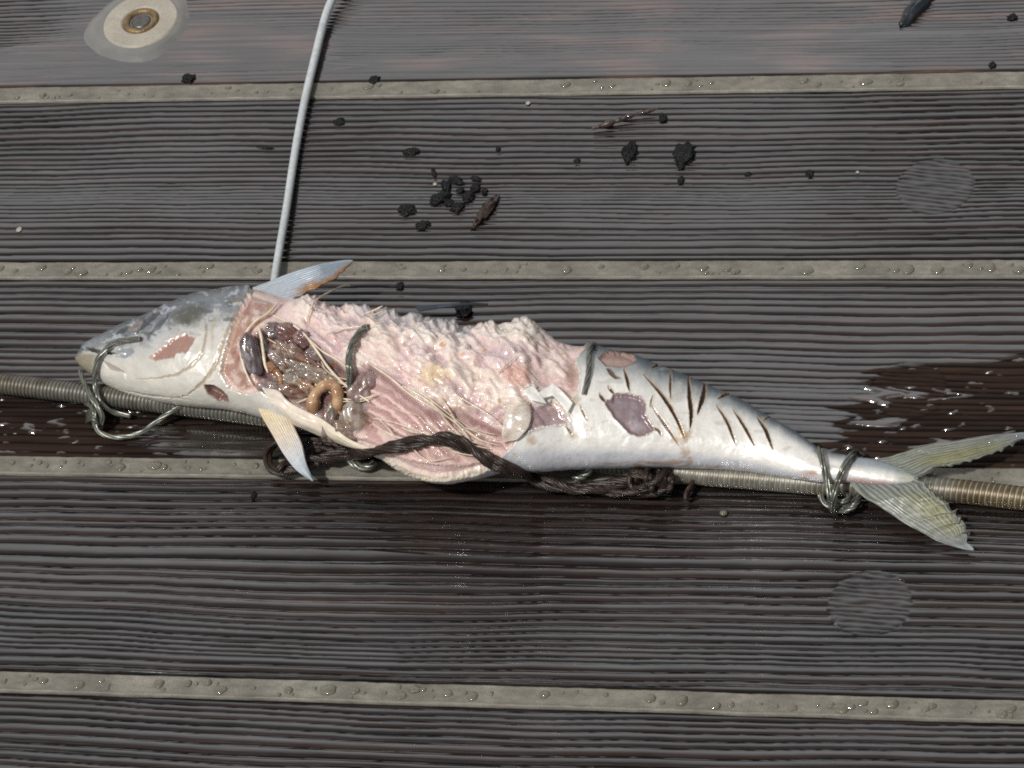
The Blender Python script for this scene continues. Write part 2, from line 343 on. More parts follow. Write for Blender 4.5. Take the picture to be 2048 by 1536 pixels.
def build_seam(k):
    xl = min(at(-140, 100)[0], at(-140, 1500)[0]); xr = max(at(2200, 100)[0], at(2200, 1500)[0])+.45; xl -= .45; nx, ny = 900, 26
    s = np.linspace(-1, 1, ny); X, S = np.meshgrid(np.linspace(xl, xr, nx), s, indexing='ij')
    half = SEAMW/2+.0004
    Y = -k*PW+S*half+.00045*perlin(X*30, k*3.)+.0002*perlin(X*160, S, k*3.)
    z = -.0001+.0003*np.exp(-((S+.9)/.16)**2)+.0001*np.exp(-((S-.9)/.2)**2)+.00025*fbm(X*200, Y*200, k)-.0025*ss(.95, 1, np.abs(S))
    mesh_obj('seam_strip', np.stack([X, Y, z], -1).reshape(-1, 3), grid_faces(nx, ny), M_seam, deck)
for k in range(-3, 6): build_seam(k)
# water drops on the seams, one object each
D, DF = uvs(14, 20)
where = ['topmost', 'second from the top', 'running under the fish', 'lowest']
pools = [[], [], [], []]
for k in range(4):
    n = (46, 58, 52, 66)[k]; tries = 0
    while len(pools[k]) < n and tries < 4000:
        tries += 1
        px = random.uniform(-10, 2058); big = random.random()
        rad = (.0007+.0019*big**2.0)*(1 if k != 0 else .85)
        c = at(px, 0 if False else 768)[0]
        y = -k*PW+random.uniform(-1, 1)*max(SEAMW/2-rad-.0006, .0004)
        # x from px at that y
        p0 = at(px, (187, 540, 935, 1390)[k]); x = p0[0]
        if k == 2 and 560 < px < 1330: continue
        if any(math.hypot(x-a, y-b) < (rad+r)*1.05 for a, b, r in pools[k]): continue
        pools[k].append((x, y, rad))
    for (x, y, rad) in pools[k]:
        s = random.uniform(0, 50); nz = 1+.22*perlin(D[:, 0]*1.3+s, D[:, 1]*1.3, s)
        el = random.uniform(.85, 1.5) if rad > .0008 else 1
        V = D*nz[:, None]*np.array([rad*el, rad, rad*random.uniform(.32, .5)])
        V[:, 2] = np.where(V[:, 2] < -.0002, -.0002, V[:, 2])
        o = mesh_obj('water_drop', V, DF, M_drop); o.location = (x, y, .0001)
        tag(o, 'clear water drop beaded on the grey seam strip '+where[k], 'water drop', 'water drops on the seam strip '+where[k])

# ------------------------------------------------------------------ bolt with washer in sealant
bolt = tag(empty('deck_bolt'), 'pale round washer and rusty bolt bedded in grey sealant on the top board', 'bolt')
bc = at(279, 50)[:2]
def disc(rad, z0, h, edge, n=96, m=14, jit=.03, hole=0., seed=0., off=(0, 0)):
    a = np.linspace(0, 2*np.pi, n, endpoint=False); q = np.linspace(0, 1, m)
    RR = hole+(rad-hole)*q[:, None]*(1+jit*perlin(np.cos(a)*1.5+seed, np.sin(a)*1.5, seed)[None]*(q[:, None] > .01))
    z = z0+h*(1-ss(1-edge, 1, q))[:, None]*np.ones(n)
    if hole: z = z-h*.9*ss(.06, 0, q)[:, None]
    return np.stack([bc[0]+off[0]+RR*np.cos(a), bc[1]+off[1]+RR*np.sin(a), z], -1).reshape(-1, 3), grid_faces(m, n, True)
V, f = disc(.0262, -.0008, .0026, .22, jit=.10, seed=3.); V[:, 2] += .0002*fbm(V[:, 0]*120, V[:, 1]*120); mesh_obj('sealant_ring', V, f, M_seal, bolt)
V, f = disc(.0182, .0012, .0016, .05, hole=.0085, jit=.015, seed=9., off=(.0012, .0004)); mesh_obj('washer', V, f, M_plate, bolt)
a = np.linspace(0, 2*np.pi, 49); P = np.stack([bc[0]+.0012+.0070*np.cos(a), bc[1]+.0004+.0070*np.sin(a), np.full(49, .0016)], -1)
V, f = tube2(P, .0017, 12); mesh_obj('rust_ring', V, f, M_rust, bolt)
V, f = disc(.0056, .0004, .0022, .25, jit=.02, off=(.0012, .0004)); mesh_obj('bolt_head', V, f, M_bolt, bolt)

# ------------------------------------------------------------------ fish body
UP = [(150, 716), (156, 702), (165, 689), (222, 661), (246, 648), (295, 630), (344, 606), (393, 586), (466, 573), (527, 567), (570, 580), (607, 594), (634, 590), (664, 604), (725, 606), (803, 618), (870, 634), (930, 648),
      (981, 650), (1022, 643), (1040, 632), (1061, 633), (1095, 652), (1115, 672), (1152, 682), (1178, 680), (1229, 698), (1273, 706), (1317, 725), (1366, 744), (1415, 766), (1470, 788), (1494, 802), (1543, 833), (1592, 860), (1626, 887), (1645, 900), (1665, 904), (1702, 911), (1750, 917), (1790, 930), (1838, 952)]
LO = [(150, 720), (160, 738), (185, 752), (198, 766), (246, 788), (307, 804), (368, 812), (442, 817), (491, 828), (534, 842), (580, 852), (640, 870), (700, 895), (760, 920), (800, 948), (850, 965), (890, 968), (950, 957), (1000, 944), (1080, 943), (1150, 938), (1250, 936), (1340, 936), (1445, 940), (1518, 948), (1592, 960), (1640, 966), (1677, 966), (1702, 966), (1750, 971), (1790, 970), (1838, 962)]
NS, NP = 1000, 380
sx = np.linspace(151, 1836, NS); UPa, LOa = np.array(UP), np.array(LO)
def sm1(a, k):
    return smooth(a[:, None], k)[:, 0]
yu = sm1(np.interp(sx, UPa[:, 0], UPa[:, 1]), 60); yl = sm1(np.interp(sx, LOa[:, 0], LOa[:, 1]), 60)
beta = np.interp(sx, [150, 200, 400, 700, 1200, 1600, 1700, 1790, 1836], [.75, .7, .62, .55, .6, .62, .7, .5, .2])
Hpx = (yl-yu)/2; yc = (yl+yu)/2
kz = abs(math.cos(EL)*math.cos(RO)/math.sin(EL))
a0 = Hpx*PXM/(math.sin(EL)*.98); b_ = a0*beta/np.sqrt(1+(beta*kz)**2)
zc = np.maximum(b_+.001, np.interp(sx, [150, 500, 1200, 1600, 1836], [.0125, .012, .011, .0125, .0115])); zc = sm1(zc, 200)
C0 = at(sx, yc, 0); 
C = np.stack([at(sx[i], yc[i], zc[i]) for i in range(NS)]); A = np.stack([at(sx[i], yl[i], zc[i])-at(sx[i], yu[i], zc[i]) for i in range(NS)])/2
Hm = np.linalg.norm(A, axis=1); Dh = A/Hm[:, None]
aa = Hm/np.sqrt(1+(beta*kz)**2); bb = aa*beta
ph = np.concatenate([np.linspace(-70, 205, int(NP*.86), endpoint=False), np.linspace(205, 290, NP-int(NP*.86), endpoint=False)]); ph = np.radians(ph)
cs, sn = np.cos(ph), np.sin(ph)
B0 = C[:, None]+aa[:, None, None]*cs[None, :, None]*Dh[:, None]+(bb[:, None]*sn[None])[..., None]*np.array([0, 0, 1.])
du = np.gradient(B0, axis=0); dv = np.roll(B0, -1, 1)-np.roll(B0, 1, 1); Nn = np.cross(dv, du); Nn /= np.linalg.norm(Nn, axis=-1)[..., None]+1e-12
out = np.sign((Nn*(B0-C[:, None])).sum(-1).mean()); Nn *= out
PX, PY = proj(B0); PX0, PY0 = PX.copy(), PY.copy()
yuI = np.interp(PX, sx, yu); ylI = np.interp(PX, sx, yl); vn = np.clip((PY-yuI)/(ylI-yuI), 0, 1)
n1 = fbm(PX/28, PY/28, 1, 4); n2 = fbm(PX/9, PY/9, 2, 3); n3 = fbm(PX/4, PY/4, 3, 2); nb = fbm(PX/90, PY/60, 4, 3)
front = np.sin(ph)[None]*np.ones((NS, 1))
def mix(Ca, Cb, t): return Ca*(1-t[..., None])+Cb*t[..., None]
one = np.ones(PX.shape)
def cc(h, k=.88): return lin(h)*k
# --- skin colour
K = one[..., None]
Cs = K*cc('#e6e3dc',.95)
back = ss(.36, .02, vn+.05*n1); Cs = mix(Cs, K*cc('#59666f'), back*ss(1000, 1250, PX))
Cs = mix(Cs, K*cc('#b9b6ae'), ss(.25, .5, fbm(PX/60, PY/22, 6, 3))*.5*ss(1000, 1150, PX))
Cs = mix(Cs, K*cc('#c6c9d4'), ss(.80, .9, vn)*.7*ss(900, 1000, PX))
Cs = mix(Cs, K*cc('#b09378'), ss(.0, .5, fbm(PX/55, PY/10, 8, 2))*ss(.88, .94, vn)*ss(1150, 1250, PX)*.8)
Cs = mix(Cs, K*cc('#b79c74'), ss(.25, .6, n1)*ss(1150, 1050, PX)*ss(900, 980, PX)*.5)
Cs = mix(Cs, K*cc('#6d5b48'), ss(.55, .75, n2)*ss(.1, .4, nb)*.6)
pd = ss(1660, 1720, PX); Cs = mix(Cs, K*cc('#8f979c'), pd*ss(.6, .2, vn)*.9); Cs = mix(Cs, K*cc('#b99a97'), pd*ss(.7, .9, vn)*ss(1830, 1740, PX)*.9); Cs = mix(Cs, K*cc('#99a08b'), ss(1770, 1830, PX)*.8)
Cs = mix(Cs, K*cc('#a5745e'), .7*ss(1, 0, np.hypot((PX-1625)/38, (PY-946)/12)))
# --- head colour
hd = ss(545, 510, PX); Ch = K*cc('#d6d2c9')
Ch = mix(Ch, K*cc('#dfdbd0'), ss(.55, .75, vn)*.8); Ch = mix(Ch, K*cc('#bfbfbe'), ss(.55, .42, vn)*ss(.2, .3, vn)*.6*ss(400, 350, PX))
Ch = mix(Ch, K*cc('#6a7076'), ss(.38, .12, vn+.09*n1+.04*n2)*.95)
Ch = mix(Ch, K*cc('#4a5056'), .75*ss(.1, .45, fbm(PX/26, PY/15, 51, 3))*ss(.45, .25, vn)); Ch = mix(Ch, K*cc('#c9cccf'), .7*ss(.15, .45, fbm(PX/20, PY/12, 61, 3))*ss(.5, .3, vn)); Ch = mix(Ch, K*cc('#4c4a3c'), .85*ss(1.1, .4, np.hypot((PX-378)/45, (PY-630+.25*(PX-378))/26)+.3*n1))
Ch = mix(Ch, K*cc('#aeb2b8'), .8*ss(.2, .5, n1+.4*n2)*ss(.45, .1, vn))
Ch = mix(Ch, K*cc('#b9bec6'), ss(480, 540, PX)*ss(.3, .1, vn))
Ch = mix(Ch, K*cc('#9a927f'), ss(210, 178, PX)*ss(703, 712, PY))
Ch = mix(Ch, K*cc('#888a8d'), ss(240, 180, PX)*ss(700, 690, PY)*.8)
Cs = mix(Cs, Ch, hd); disp = .0002*n1+.00005*n2
def line(pts, wpx, colr, depth=0., t=.9, tp=True):
    global Cs, disp
    d, T = pld(PX+2.2*n2, PY+2.2*n2, pts); w_ = wpx*(np.clip(np.sin(np.pi*np.clip(T, .02, .98)), .15, 1) if tp else 1)
    m = ss(w_, w_*.45, d); 
    if colr: Cs = mix(Cs, K*cc(colr), m*t)
    disp = disp-depth*m
TAN = '#a07f54'
line([(410, 618), (413, 666), (405, 705), (385, 730), (356, 749), (315, 757), (271, 759)], 4, TAN, .0005, .55)
line([(481, 598), (466, 637), (450, 672), (442, 695), (434, 722), (425, 739), (405, 766), (376, 790), (340, 800)], 5, TAN, .0005, .65)
line([(430, 610), (425, 660), (424, 700)], 3, '#c4b08c', .0003, .6)
line([(165, 692), (185, 700), (205, 704), (240, 708)], 5, '#3a3632', .0016, .9)
line([(205, 720), (222, 735), (250, 745)], 7, '#8c7a6a', .0004, .6)
line([(225, 705), (245, 700), (262, 703), (250, 712), (232, 712)], 7, '#8a939c', .0005, .8)
line([(268, 670), (285, 650), (305, 632), (325, 622)], 8.5, '#1f2327', .0007, .8)
line([(232, 668), (245, 660), (275, 648)], 6, '#1f2327', .0006, .8)
line([(300, 668), (318, 650), (340, 625)], 7, '#3f464d', .0004, .7)
line([(250, 660), (268, 655), (285, 642)], 9, '#8a7d76', .0003, .8)
line([(455, 600), (470, 601), (485, 597)], 4, '#8b6f4a', .0004, .8)
line([(322, 628), (330, 612), (338, 618), (328, 634)], 5, '#a7aeb8', -.0004, .9)
line([(240, 780), (300, 792), (380, 800)], 3, '#9c9890', .0005, .5)
for p in ([(222, 697), (240, 690), (205, 705)], [(247, 745), (252, 762)], [(330, 684), (345, 676)], [(380, 700), (372, 712), (362, 722)]): line(p, 4, '#f2f0ea', -.0003, .8)
def patch(poly, colr, depth, t=1., edge=4, jit=3., rim=None, lum=0.):
    global Cs, disp
    d = psd(PX+jit*n2+.3*jit*n3+jit*1.5*n1, PY+jit*n2-.3*jit*n3, poly); m = ss(1.5, -1.5, d)
    c2 = K*cc(colr)
    c2 = c2*(1+lum*n2[..., None]); Cs = mix(Cs, c2, m*t)
    if rim: Cs = mix(Cs, K*cc(rim), ss(2.5, 0, np.abs(d))*.7)
    disp = disp-depth*ss(0, -edge, d)+.0001*ss(3, .5, d)*ss(-.5, .5, d)
    return d
patch([(300, 717), (339, 680), (371, 664), (378, 672), (391, 675), (380, 690), (373, 705), (360, 706), (344, 715), (315, 722)], '#a88479', .0005, 1, 4, 3.5, '#c9b9ae', .1)
# holes below the gill
patch([(408, 769), (427, 769), (449, 783), (459, 803), (437, 803), (415, 788)], '#7d5f55', .0028, 1, 7, 2.)
patch([(462, 758), (470, 745), (477, 744), (475, 753), (468, 762)], '#33221e', .003, 1, 4, 1.)
# torn patches on the tail half
def fpatch(poly, base, light):
    global Cs
    d = patch(poly, base, .0011, 1, 6, 2.5, '#7c6049'); 
    Cs = mix(Cs, K*cc(light), ss(-6, -18, d)*ss(-.2, .5, n1+.3*n2)*.9)
    return d
dP1 = fpatch([(1225, 788), (1254, 786), (1281, 793), (1291, 808), (1288, 828), (1303, 847), (1311, 860), (1281, 874), (1259, 867), (1229, 837), (1210, 808), (1210, 800), (1222, 801)], '#8d7a7d', '#a89da2')
dP2 = fpatch([(1196, 716), (1210, 704), (1244, 702), (1271, 710), (1273, 723), (1247, 735), (1212, 733)], '#a98b80', '#c6a493')
patch([(1211, 736), (1222, 738), (1233, 752), (1243, 757), (1232, 759), (1219, 750)], '#5b4a3a', .0005, 1, 3, 2)
SL = [([(1288, 749), (1325, 791), (1352, 835), (1369, 876)], 5.0), ([(1377, 754), (1380, 800), (1383, 830), (1380, 862)], 6), ([(1377, 756), (1384, 752), (1395, 754)], 3), ([(1342, 742), (1341, 770), (1342, 798)], 3),
      ([(1411, 762), (1407, 790), (1395, 829)], 6.2), ([(1248, 737), (1254, 758), (1260, 784)], 4), ([(1303, 810), (1330, 850), (1359, 891)], 3.2), ([(1433, 810), (1455, 845), (1471, 889)], 3.8), ([(1467, 820), (1490, 855), (1510, 894)], 4),
      ([(1514, 833), (1532, 862), (1546, 900)], 4.6), ([(1435, 799), (1450, 790), (1467, 787)], 3), ([(1303, 737), (1316, 730), (1332, 727)], 3), ([(1199, 786), (1203, 794), (1211, 804)], 4.5), ([(1216, 771), (1221, 779), (1229, 788)], 3.6),
      ([(1526, 843), (1535, 836), (1544, 834)], 2), ([(1160, 810), (1165, 822), (1174, 841)], 1.8), ([(1130, 845), (1137, 858), (1143, 869)], 3.2), ([(1306, 790), (1302, 805), (1300, 815)], 1.6), ([(1308, 855), (1318, 862), (1322, 871)], 3), ([(1570, 842), (1580, 850), (1586, 857)], 2)]
for pts, w_ in SL:
    d, T = pld(PX+.8*n3, PY+.8*n3, catmull(pts, 12)); ww = w_*(.72+.25*n2)*np.clip(np.sin(np.pi*np.clip(T, .0, 1))**.8, .12, 1)
    Cs = mix(Cs, K*cc('#b68d56'), ss(ww+3.0, ww, d)*.55); Cs = mix(Cs, K*cc('#4a3827'), ss(ww+.6, ww-.9, d))
    disp = disp-.0016*ss(ww, ww*.3, d)*min(1, w_/5)+.0001*ss(ww+5, ww+1, d)*ss(ww-1, ww+1, d)
for (x, y, r) in ((1368, 882, 10), (1375, 870, 12), (1362, 862, 14), (1350, 880, 10), (1372, 905, 14), (1378, 925, 12), (1145, 870, 10), (1125, 800, 8), (1063, 880, 12), (1150, 800, 14)):
    Cs = mix(Cs, K*cc('#a98450'), .55*ss(1.2, .2, np.hypot((PX-x)/r, (PY-y)/r)+.5*n2))
# --- wound
WP = [(497, 578), (486, 600), (468, 640), (452, 690), (444, 722), (440, 748), (458, 776), (480, 786), (500, 789), (520, 782), (560, 812), (600, 834), (640, 853), (680, 872), (712, 890), (745, 902), (775, 926), (808, 950), (850, 962), (890, 964), (950, 952), (1003, 930), (1000, 917),
      (1027, 893), (1034, 874), (1085, 854), (1127, 849), (1142, 862), (1134, 823), (1124, 808), (1105, 800), (1093, 808), (1078, 811), (1059, 799), (1046, 781), (1066, 771), (1077, 782), (1106, 770), (1142, 801), (1156, 779), (1158, 742), (1152, 718), (1166, 700), (1180, 675), (1170, 400), (500, 400)]
wdx = psd(PX+3*n2+2.0*n3, PY+3*n2-2*n3, WP); wm = ss(1.0, -1.0, wdx)
_ca, _sa = math.cos(.55), math.sin(.55); _fx, _fy = (PX*_ca+PY*_sa), (-PX*_sa+PY*_ca)
n1s0 = fbm(PX/40, PY/34, 91, 2)
wl, wid = worley(_fx/60+.55*n1s0+.05*n2, _fy/28+.55*n1s0+.05*n2, 5)
sm_id = wid.copy()
for _ in range(10): sm_id = .5*sm_id+.125*(np.roll(sm_id, 1, 0)+np.roll(sm_id, -1, 0)+np.roll(sm_id, 1, 1)+np.roll(sm_id, -1, 1)); w2, _ = worley(PX/11+.4*n2, PY/10, 9)
CAV = [(520, 650), (548, 634), (612, 668), (660, 706), (700, 745), (737, 722), (790, 764), (850, 812), (915, 815), (960, 836), (1005, 862), (1012, 905), (985, 925), (930, 936), (860, 932), (800, 922), (760, 898), (690, 868), (600, 822), (530, 782), (503, 760), (488, 720), (492, 672)]
cav = ss(7, -10, psd(PX+5*n2, PY+5*n2, CAV)); cavd = psd(PX, PY, CAV)
gut = ss(12, -12, psd(PX+6*n2, PY+6*n2, [(500, 640), (560, 630), (640, 690), (690, 740), (715, 800), (725, 860), (690, 880), (600, 830), (520, 780), (480, 710)]))
musc = wm*(1-cav)
n1s = fbm(PX/34, PY/28, 81, 2); lump = np.clip(1-wl*1.15, 0, 1); lump = lump*lump*(3-2*lump)
lumpz = ss(560, 620, PX)*(1-.75*ss(1120, 1160, PX))*ss(900, 860, PY)*(.75+.25*ss(.03, .14, vn))*(1-.5*ss(1030, 1100, PX))
fd = -.0012*ss(0, -6, wdx)+lumpz*(.0024*lump+.0030*(sm_id-.5)+.0009*n1s+.0003*n1+.00010*n2-.0007*(1-np.clip(np.abs(perlin(_fx/46+.3*n1s, _fy/15+.3*n1s, 95))*3.2, 0, 1))-.0002*(1-np.clip(np.abs(perlin(_fx/20, _fy/9, 96))*3, 0, 1))+.0002)-.0010*(1-lumpz)
fd = fd+.0022*np.exp(-((PX-890)/60)**2-((PY-745)/32)**2)+.0022*np.exp(-((PX-770)/40)**2-((PY-690)/25)**2)+.002*np.exp(-((PX-1035)/34)**2-((PY-752)/27)**2)
fd = fd-.002*np.exp(-((PX-600)/35)**2-((PY-640)/14)**2)
fd = fd+lumpz*ss(.12, .0, vn)*(.0030*np.abs(perlin(PX/20, PY/16, 71))+.0009*np.abs(perlin(PX/8, PY/7, 72)))
# pale skin left between gill slit and cavity
band = ss(5, -5, psd(PX+2*n2, PY+2*n2, [(500, 585), (545, 600), (535, 625), (505, 645), (490, 668), (484, 700), (490, 735), (505, 770), (480, 786), (440, 745), (455, 690), (470, 640)]))
fd = fd*(1-band)+band*(-.0016+.0005*n1)
q = (PY-760)*.80-(PX-800)*.60+8*n1; st = np.sin(q/3.6+1.5*perlin(PX/60, PY/60, 3))
wall = cav*(1-gut)
fd = fd*(1-cav)+cav*(-.0055*ss(6, -22, cavd)-.0008*gut+.0006*gut*n1*2+wall*(.00045*st+.0004*n2))
rimb = ss(9, 3, pld(PX+2*n2, PY+2*n2, [(750, 905), (780, 930), (820, 951), (870, 962), (920, 958), (990, 936)])[0])
fd = fd+rimb*.0015
disp = disp*(1-wm)+wm*fd
edge = np.exp(-(wdx/3.0)**2)*(PX > 1000); disp = disp+.0004*edge
Cf = K*cc('#e6cbc4')
Cf = mix(Cf, K*cc('#ecdcd2'), ss(.15, .75, lump+.3*n2)*lumpz)
Cf = mix(Cf, K*cc('#cfabab'), ss(.1, .6, -n1+.3*n2)*.75); Cf = mix(Cf, K*cc('#c7a0a2'), (1-np.clip(np.abs(perlin(_fx/46+.3*n1s, _fy/15+.3*n1s, 95))*4, 0, 1))*.5*lumpz); Cf = mix(Cf, K*cc('#f0e6dc'), ss(.2, .55, perlin(_fx/26, _fy/8, 97)+.3*n2)*.65*lumpz)
Cf = mix(Cf, K*cc('#ece0d4'), ss(.55, .9, wid+.15*n2)*.75*lumpz); Cf = mix(Cf, K*cc('#b89aa3'), ss(.35, .1, wid+.1*n2)*.45*lumpz); Cf = mix(Cf, K*cc('#e6d6c2'), ss(.0, .5, nb+.3*n1)*.4)
Cf = mix(Cf, K*cc('#c99f63'), ss(.52, .7, fbm(PX/16, PY/12, 21, 2))*.8*ss(640, 680, PX))
Cf = mix(Cf, K*cc('#dcc49a'), .7*ss(1.1, .2, np.hypot((PX-868)/45, (PY-752)/28)+.3*n1))
Cf = mix(Cf, K*cc('#b8a3ad'), .6*ss(1.2, .2, np.hypot((PX-1010)/60, (PY-710)/28)+.4*n1))
Cf = mix(Cf, K*cc('#cda093'), .8*ss(1.0, .5, np.hypot((PX-1035)/35, (PY-752)/28)+.1*n1))
Cf = mix(Cf, K*cc('#e5dcd0'), .8*ss(690, 655, PY+8*n1)*ss(950, 1000, PX))
Cf = mix(Cf, K*cc('#9c7a6c'), .8*ss(1.1, .3, np.hypot((PX-1142)/18, (PY-745)/40)+.4*n2))
Cf = mix(Cf, K*cc('#a38c8e'), .9*ss(4, -8, psd(PX, PY, [(1062, 815), (1095, 808), (1124, 815), (1136, 835), (1128, 850), (1085, 856), (1050, 870)])))
Cf = mix(Cf, K*cc('#a3a6aa'), .7*ss(.13, .03, vn+.10*n2+.06*n1)*ss(690, 730, PX)*ss(960, 930, PX))
Cb = K*cc('#a98474'); Cb = mix(Cb, K*cc('#cdb8ae'), ss(-.15, .35, n1+.3*n2)); Cb = mix(Cb, K*cc('#8e5f52'), ss(.2, .5, -n1+.2*n2)*.8); Cb = mix(Cb, K*cc('#c49a62'), ss(6, 0, np.abs(psd(PX+3*n2, PY, [(497, 570), (545, 590), (535, 622), (505, 645), (488, 670), (482, 700), (490, 735), (505, 770), (480, 786), (440, 745), (455, 690), (470, 640)])))*.7)
Cf = mix(Cf, Cb, band)
Cw = K*cc('#c09a95'); Cw = mix(Cw, K*cc('#e0c8c0'), ss(-.3, .9, st+.4*n2)*.85); Cw = mix(Cw, K*cc('#9a7378'), ss(40, 0, np.abs(cavd))*ss(870, 830, PY)*.5); Cw = mix(Cw, K*cc('#a5504a'), ss(.45, .7, n1)*.5)
Cw = mix(Cw, K*cc('#d9b9ae'), ss(870, 920, PY)*.6)
Cg = K*cc('#7b5a50'); Cg = mix(Cg, K*cc('#8b8181'), ss(-.1, .4, n1)); Cg = mix(Cg, K*cc('#a56f3f'), ss(.2, .5, fbm(PX/20, PY/14, 41, 2))*.8)
Cg = mix(Cg, K*cc('#7d3f44'), .9*ss(1.1, .3, np.hypot((PX-575)/45, (PY-662)/24)+.4*n1)); Cg = mix(Cg, K*cc('#5d3134'), ss(640, 690, PX)*0)
Cg = mix(Cg, K*cc('#6a5064'), .7*ss(690, 640, PX)*ss(.0, .5, -n1))
Cf = mix(Cf, mix(Cw, Cg, gut), cav)
Cf = mix(Cf, K*cc('#e6d8c6'), rimb*.95)
Cf = mix(Cf, K*cc('#e6ddd0'), ss(3.5, 0, -wdx)*.6*(PX > 1000)*(PX < 1160))
V = B0+Nn*disp[..., None]; 
# ragged raised tags along the back of the wound
Vf = V.reshape(-1, 3); Fq = grid_faces(NS, NP, True)
if out > 0: Fq = Fq
isw = (wm.reshape(-1) > .5); fm = isw[Fq].sum(1) >= 2
fish = tag(empty('fish'), 'half-eaten silver fish with torn pink flesh, lashed with wire along a coiled cable', 'fish')
u, f = subset(Vf, Fq, ~fm); mesh_obj('body', Vf[u], f, M_skin, fish, None, np.clip(Cs, 0, .9).reshape(-1, 3)[u])
u, f = subset(Vf, Fq, fm); o = mesh_obj('exposed_flesh', Vf[u], f, M_flesh, fish, None, np.clip(Cf, 0, .9).reshape(-1, 3)[u]); o['label'] = 'torn pink flesh laid bare along the side'
# lookup of the visible body surface by photo position
_ppx, _ppy = proj(Vf); _dep = (Vf-CP)@fw; GW = 4; G = np.full((1536//GW+2, 2048//GW+2), 9.)
_vis = np.broadcast_to(front > -.5, PX.shape).reshape(-1)
gi, gj = (_ppy/GW).astype(int), (_ppx/GW).astype(int); okm = _vis & (gi >= 0) & (gi < G.shape[0]) & (gj >= 0) & (gj < G.shape[1])
np.minimum.at(G, (gi[okm], gj[okm]), _dep[okm])
def surf(px, py, off=0., zdef=.004, rad=1):
    i, j = int(py/GW), int(px/GW); blk = G[max(i-rad, 0):i+rad+1, max(j-rad, 0):j+rad+1]; d = blk.min() if blk.size else 9.
    r = rays(px, py)
    if d > 8: 
        return at(px, py, zdef+off)
    return CP+r*(d-off)
def spath(pts, off, n=60, sm=6, zdef=.004, taut=False):
    q = catmull(pts, n); P = np.array([surf(x, y, 0, zdef) for x, y in q])
    dep = (P-CP)@fw; o_ = np.broadcast_to(np.asarray(off, float), (n,)) if np.ndim(off) == 0 else np.interp(np.linspace(0, 1, n), np.linspace(0, 1, len(off)), off)
    if taut: dep = np.minimum(dep, np.linspace(dep[0], dep[-1], n))
    dep = sm1(dep, sm)-o_
    return CP+rays(q[:, 0], q[:, 1])*dep[:, None]
# --- bones
BONES = [([(546, 631), (586, 650), (612, 672), (634, 702), (659, 738), (693, 772), (739, 804)], 3.2), ([(612, 672), (644, 702), (673, 719), (703, 741)], 2.2), ([(517, 653), (522, 672), (525, 692), (530, 728), (536, 745)], 4.5),
         ([(700, 572), (690, 571), (676, 576), (644, 592), (632, 600)], 3), ([(628, 604), (620, 620), (612, 645)], 2.6), ([(737, 726), (781, 756), (822, 790), (871, 819), (915, 849), (951, 895)], 2.6), ([(805, 772), (846, 795), (881, 822), (910, 846)], 2.4),
         ([(842, 783), (871, 807), (905, 834), (944, 868), (985, 893)], 1.8), ([(881, 795), (895, 814), (915, 849)], 2.8), ([(915, 792), (969, 824), (1003, 849)], 2.2), ([(681, 797), (717, 799), (761, 787)], 2), ([(684, 803), (720, 803), (745, 795)], 1.6),
         ([(747, 836), (791, 846), (830, 860)], 1.8), ([(791, 846), (840, 863), (880, 880)], 1.8), ([(755, 836), (775, 855), (790, 875)], 1.5), ([(593, 806), (610, 799), (624, 792)], 2), ([(860, 800), (880, 826), (900, 850), (925, 873)], 1.8), ([(930, 855), (965, 868), (995, 880)], 1.5), ([(900, 850), (925, 880), (953, 897)], 1.3),
         ([(722, 630), (745, 622), (765, 612)], 2.2), ([(735, 632), (752, 628), (768, 621)], 2), ([(990, 745), (1005, 736), (1020, 722), (1034, 710)], 2.2), ([(645, 668), (670, 660), (700, 655), (730, 652)], 2.0)]
for i_ in range(14):
    x_ = random.uniform(520, 690); y_ = random.uniform(655, 700)+(x_-520)*.55; l_ = random.uniform(40, 90); a_ = random.uniform(.2, 1.3)
    BONES.append(([(x_, y_), (x_+l_*.5*math.cos(a_), y_+l_*.5*math.sin(a_)+4), (x_+l_*math.cos(a_*.8), y_+l_*math.sin(a_*.8))], random.uniform(.8, 1.5)))
for i_ in range(15):
    x_ = random.uniform(735, 930); y_ = random.uniform(800, 880)+(x_-735)*.18; l_ = random.uniform(45, 110); a_ = random.uniform(.35, .7)
    if y_ < 905: BONES.append(([(x_, y_), (x_+l_*.5*math.cos(a_), y_+l_*.5*math.sin(a_)+2), (x_+l_*math.cos(a_*.8), min(y_+l_*math.sin(a_*.8), 915))], random.uniform(.9, 1.7)))
for pts, wp in BONES:
    n = 50; P = spath(pts, .0012, n, 10, taut=True); V_, f_ = tube2(P, wp*.72*PXM*(.35+.65*taper(n, .15))*(1+.25*smooth(RNG.normal(size=n), 4)), 8)
    mesh_obj('rib_bone', V_, f_, M_bone, fish)
# arched shoulder bone
P = spath([(556, 606), (537, 626), (512, 642), (493, 665), (483, 695), (487, 731), (500, 762), (508, 774)], .0012, 60, 8); V_, f_ = tube2(P, 6.5*.5*PXM*(.5+.5*taper(60, .2))*(1+.3*smooth(RNG.normal(size=60), 4)), 10); mesh_obj('shoulder_bone', V_, f_, M_bone, fish)
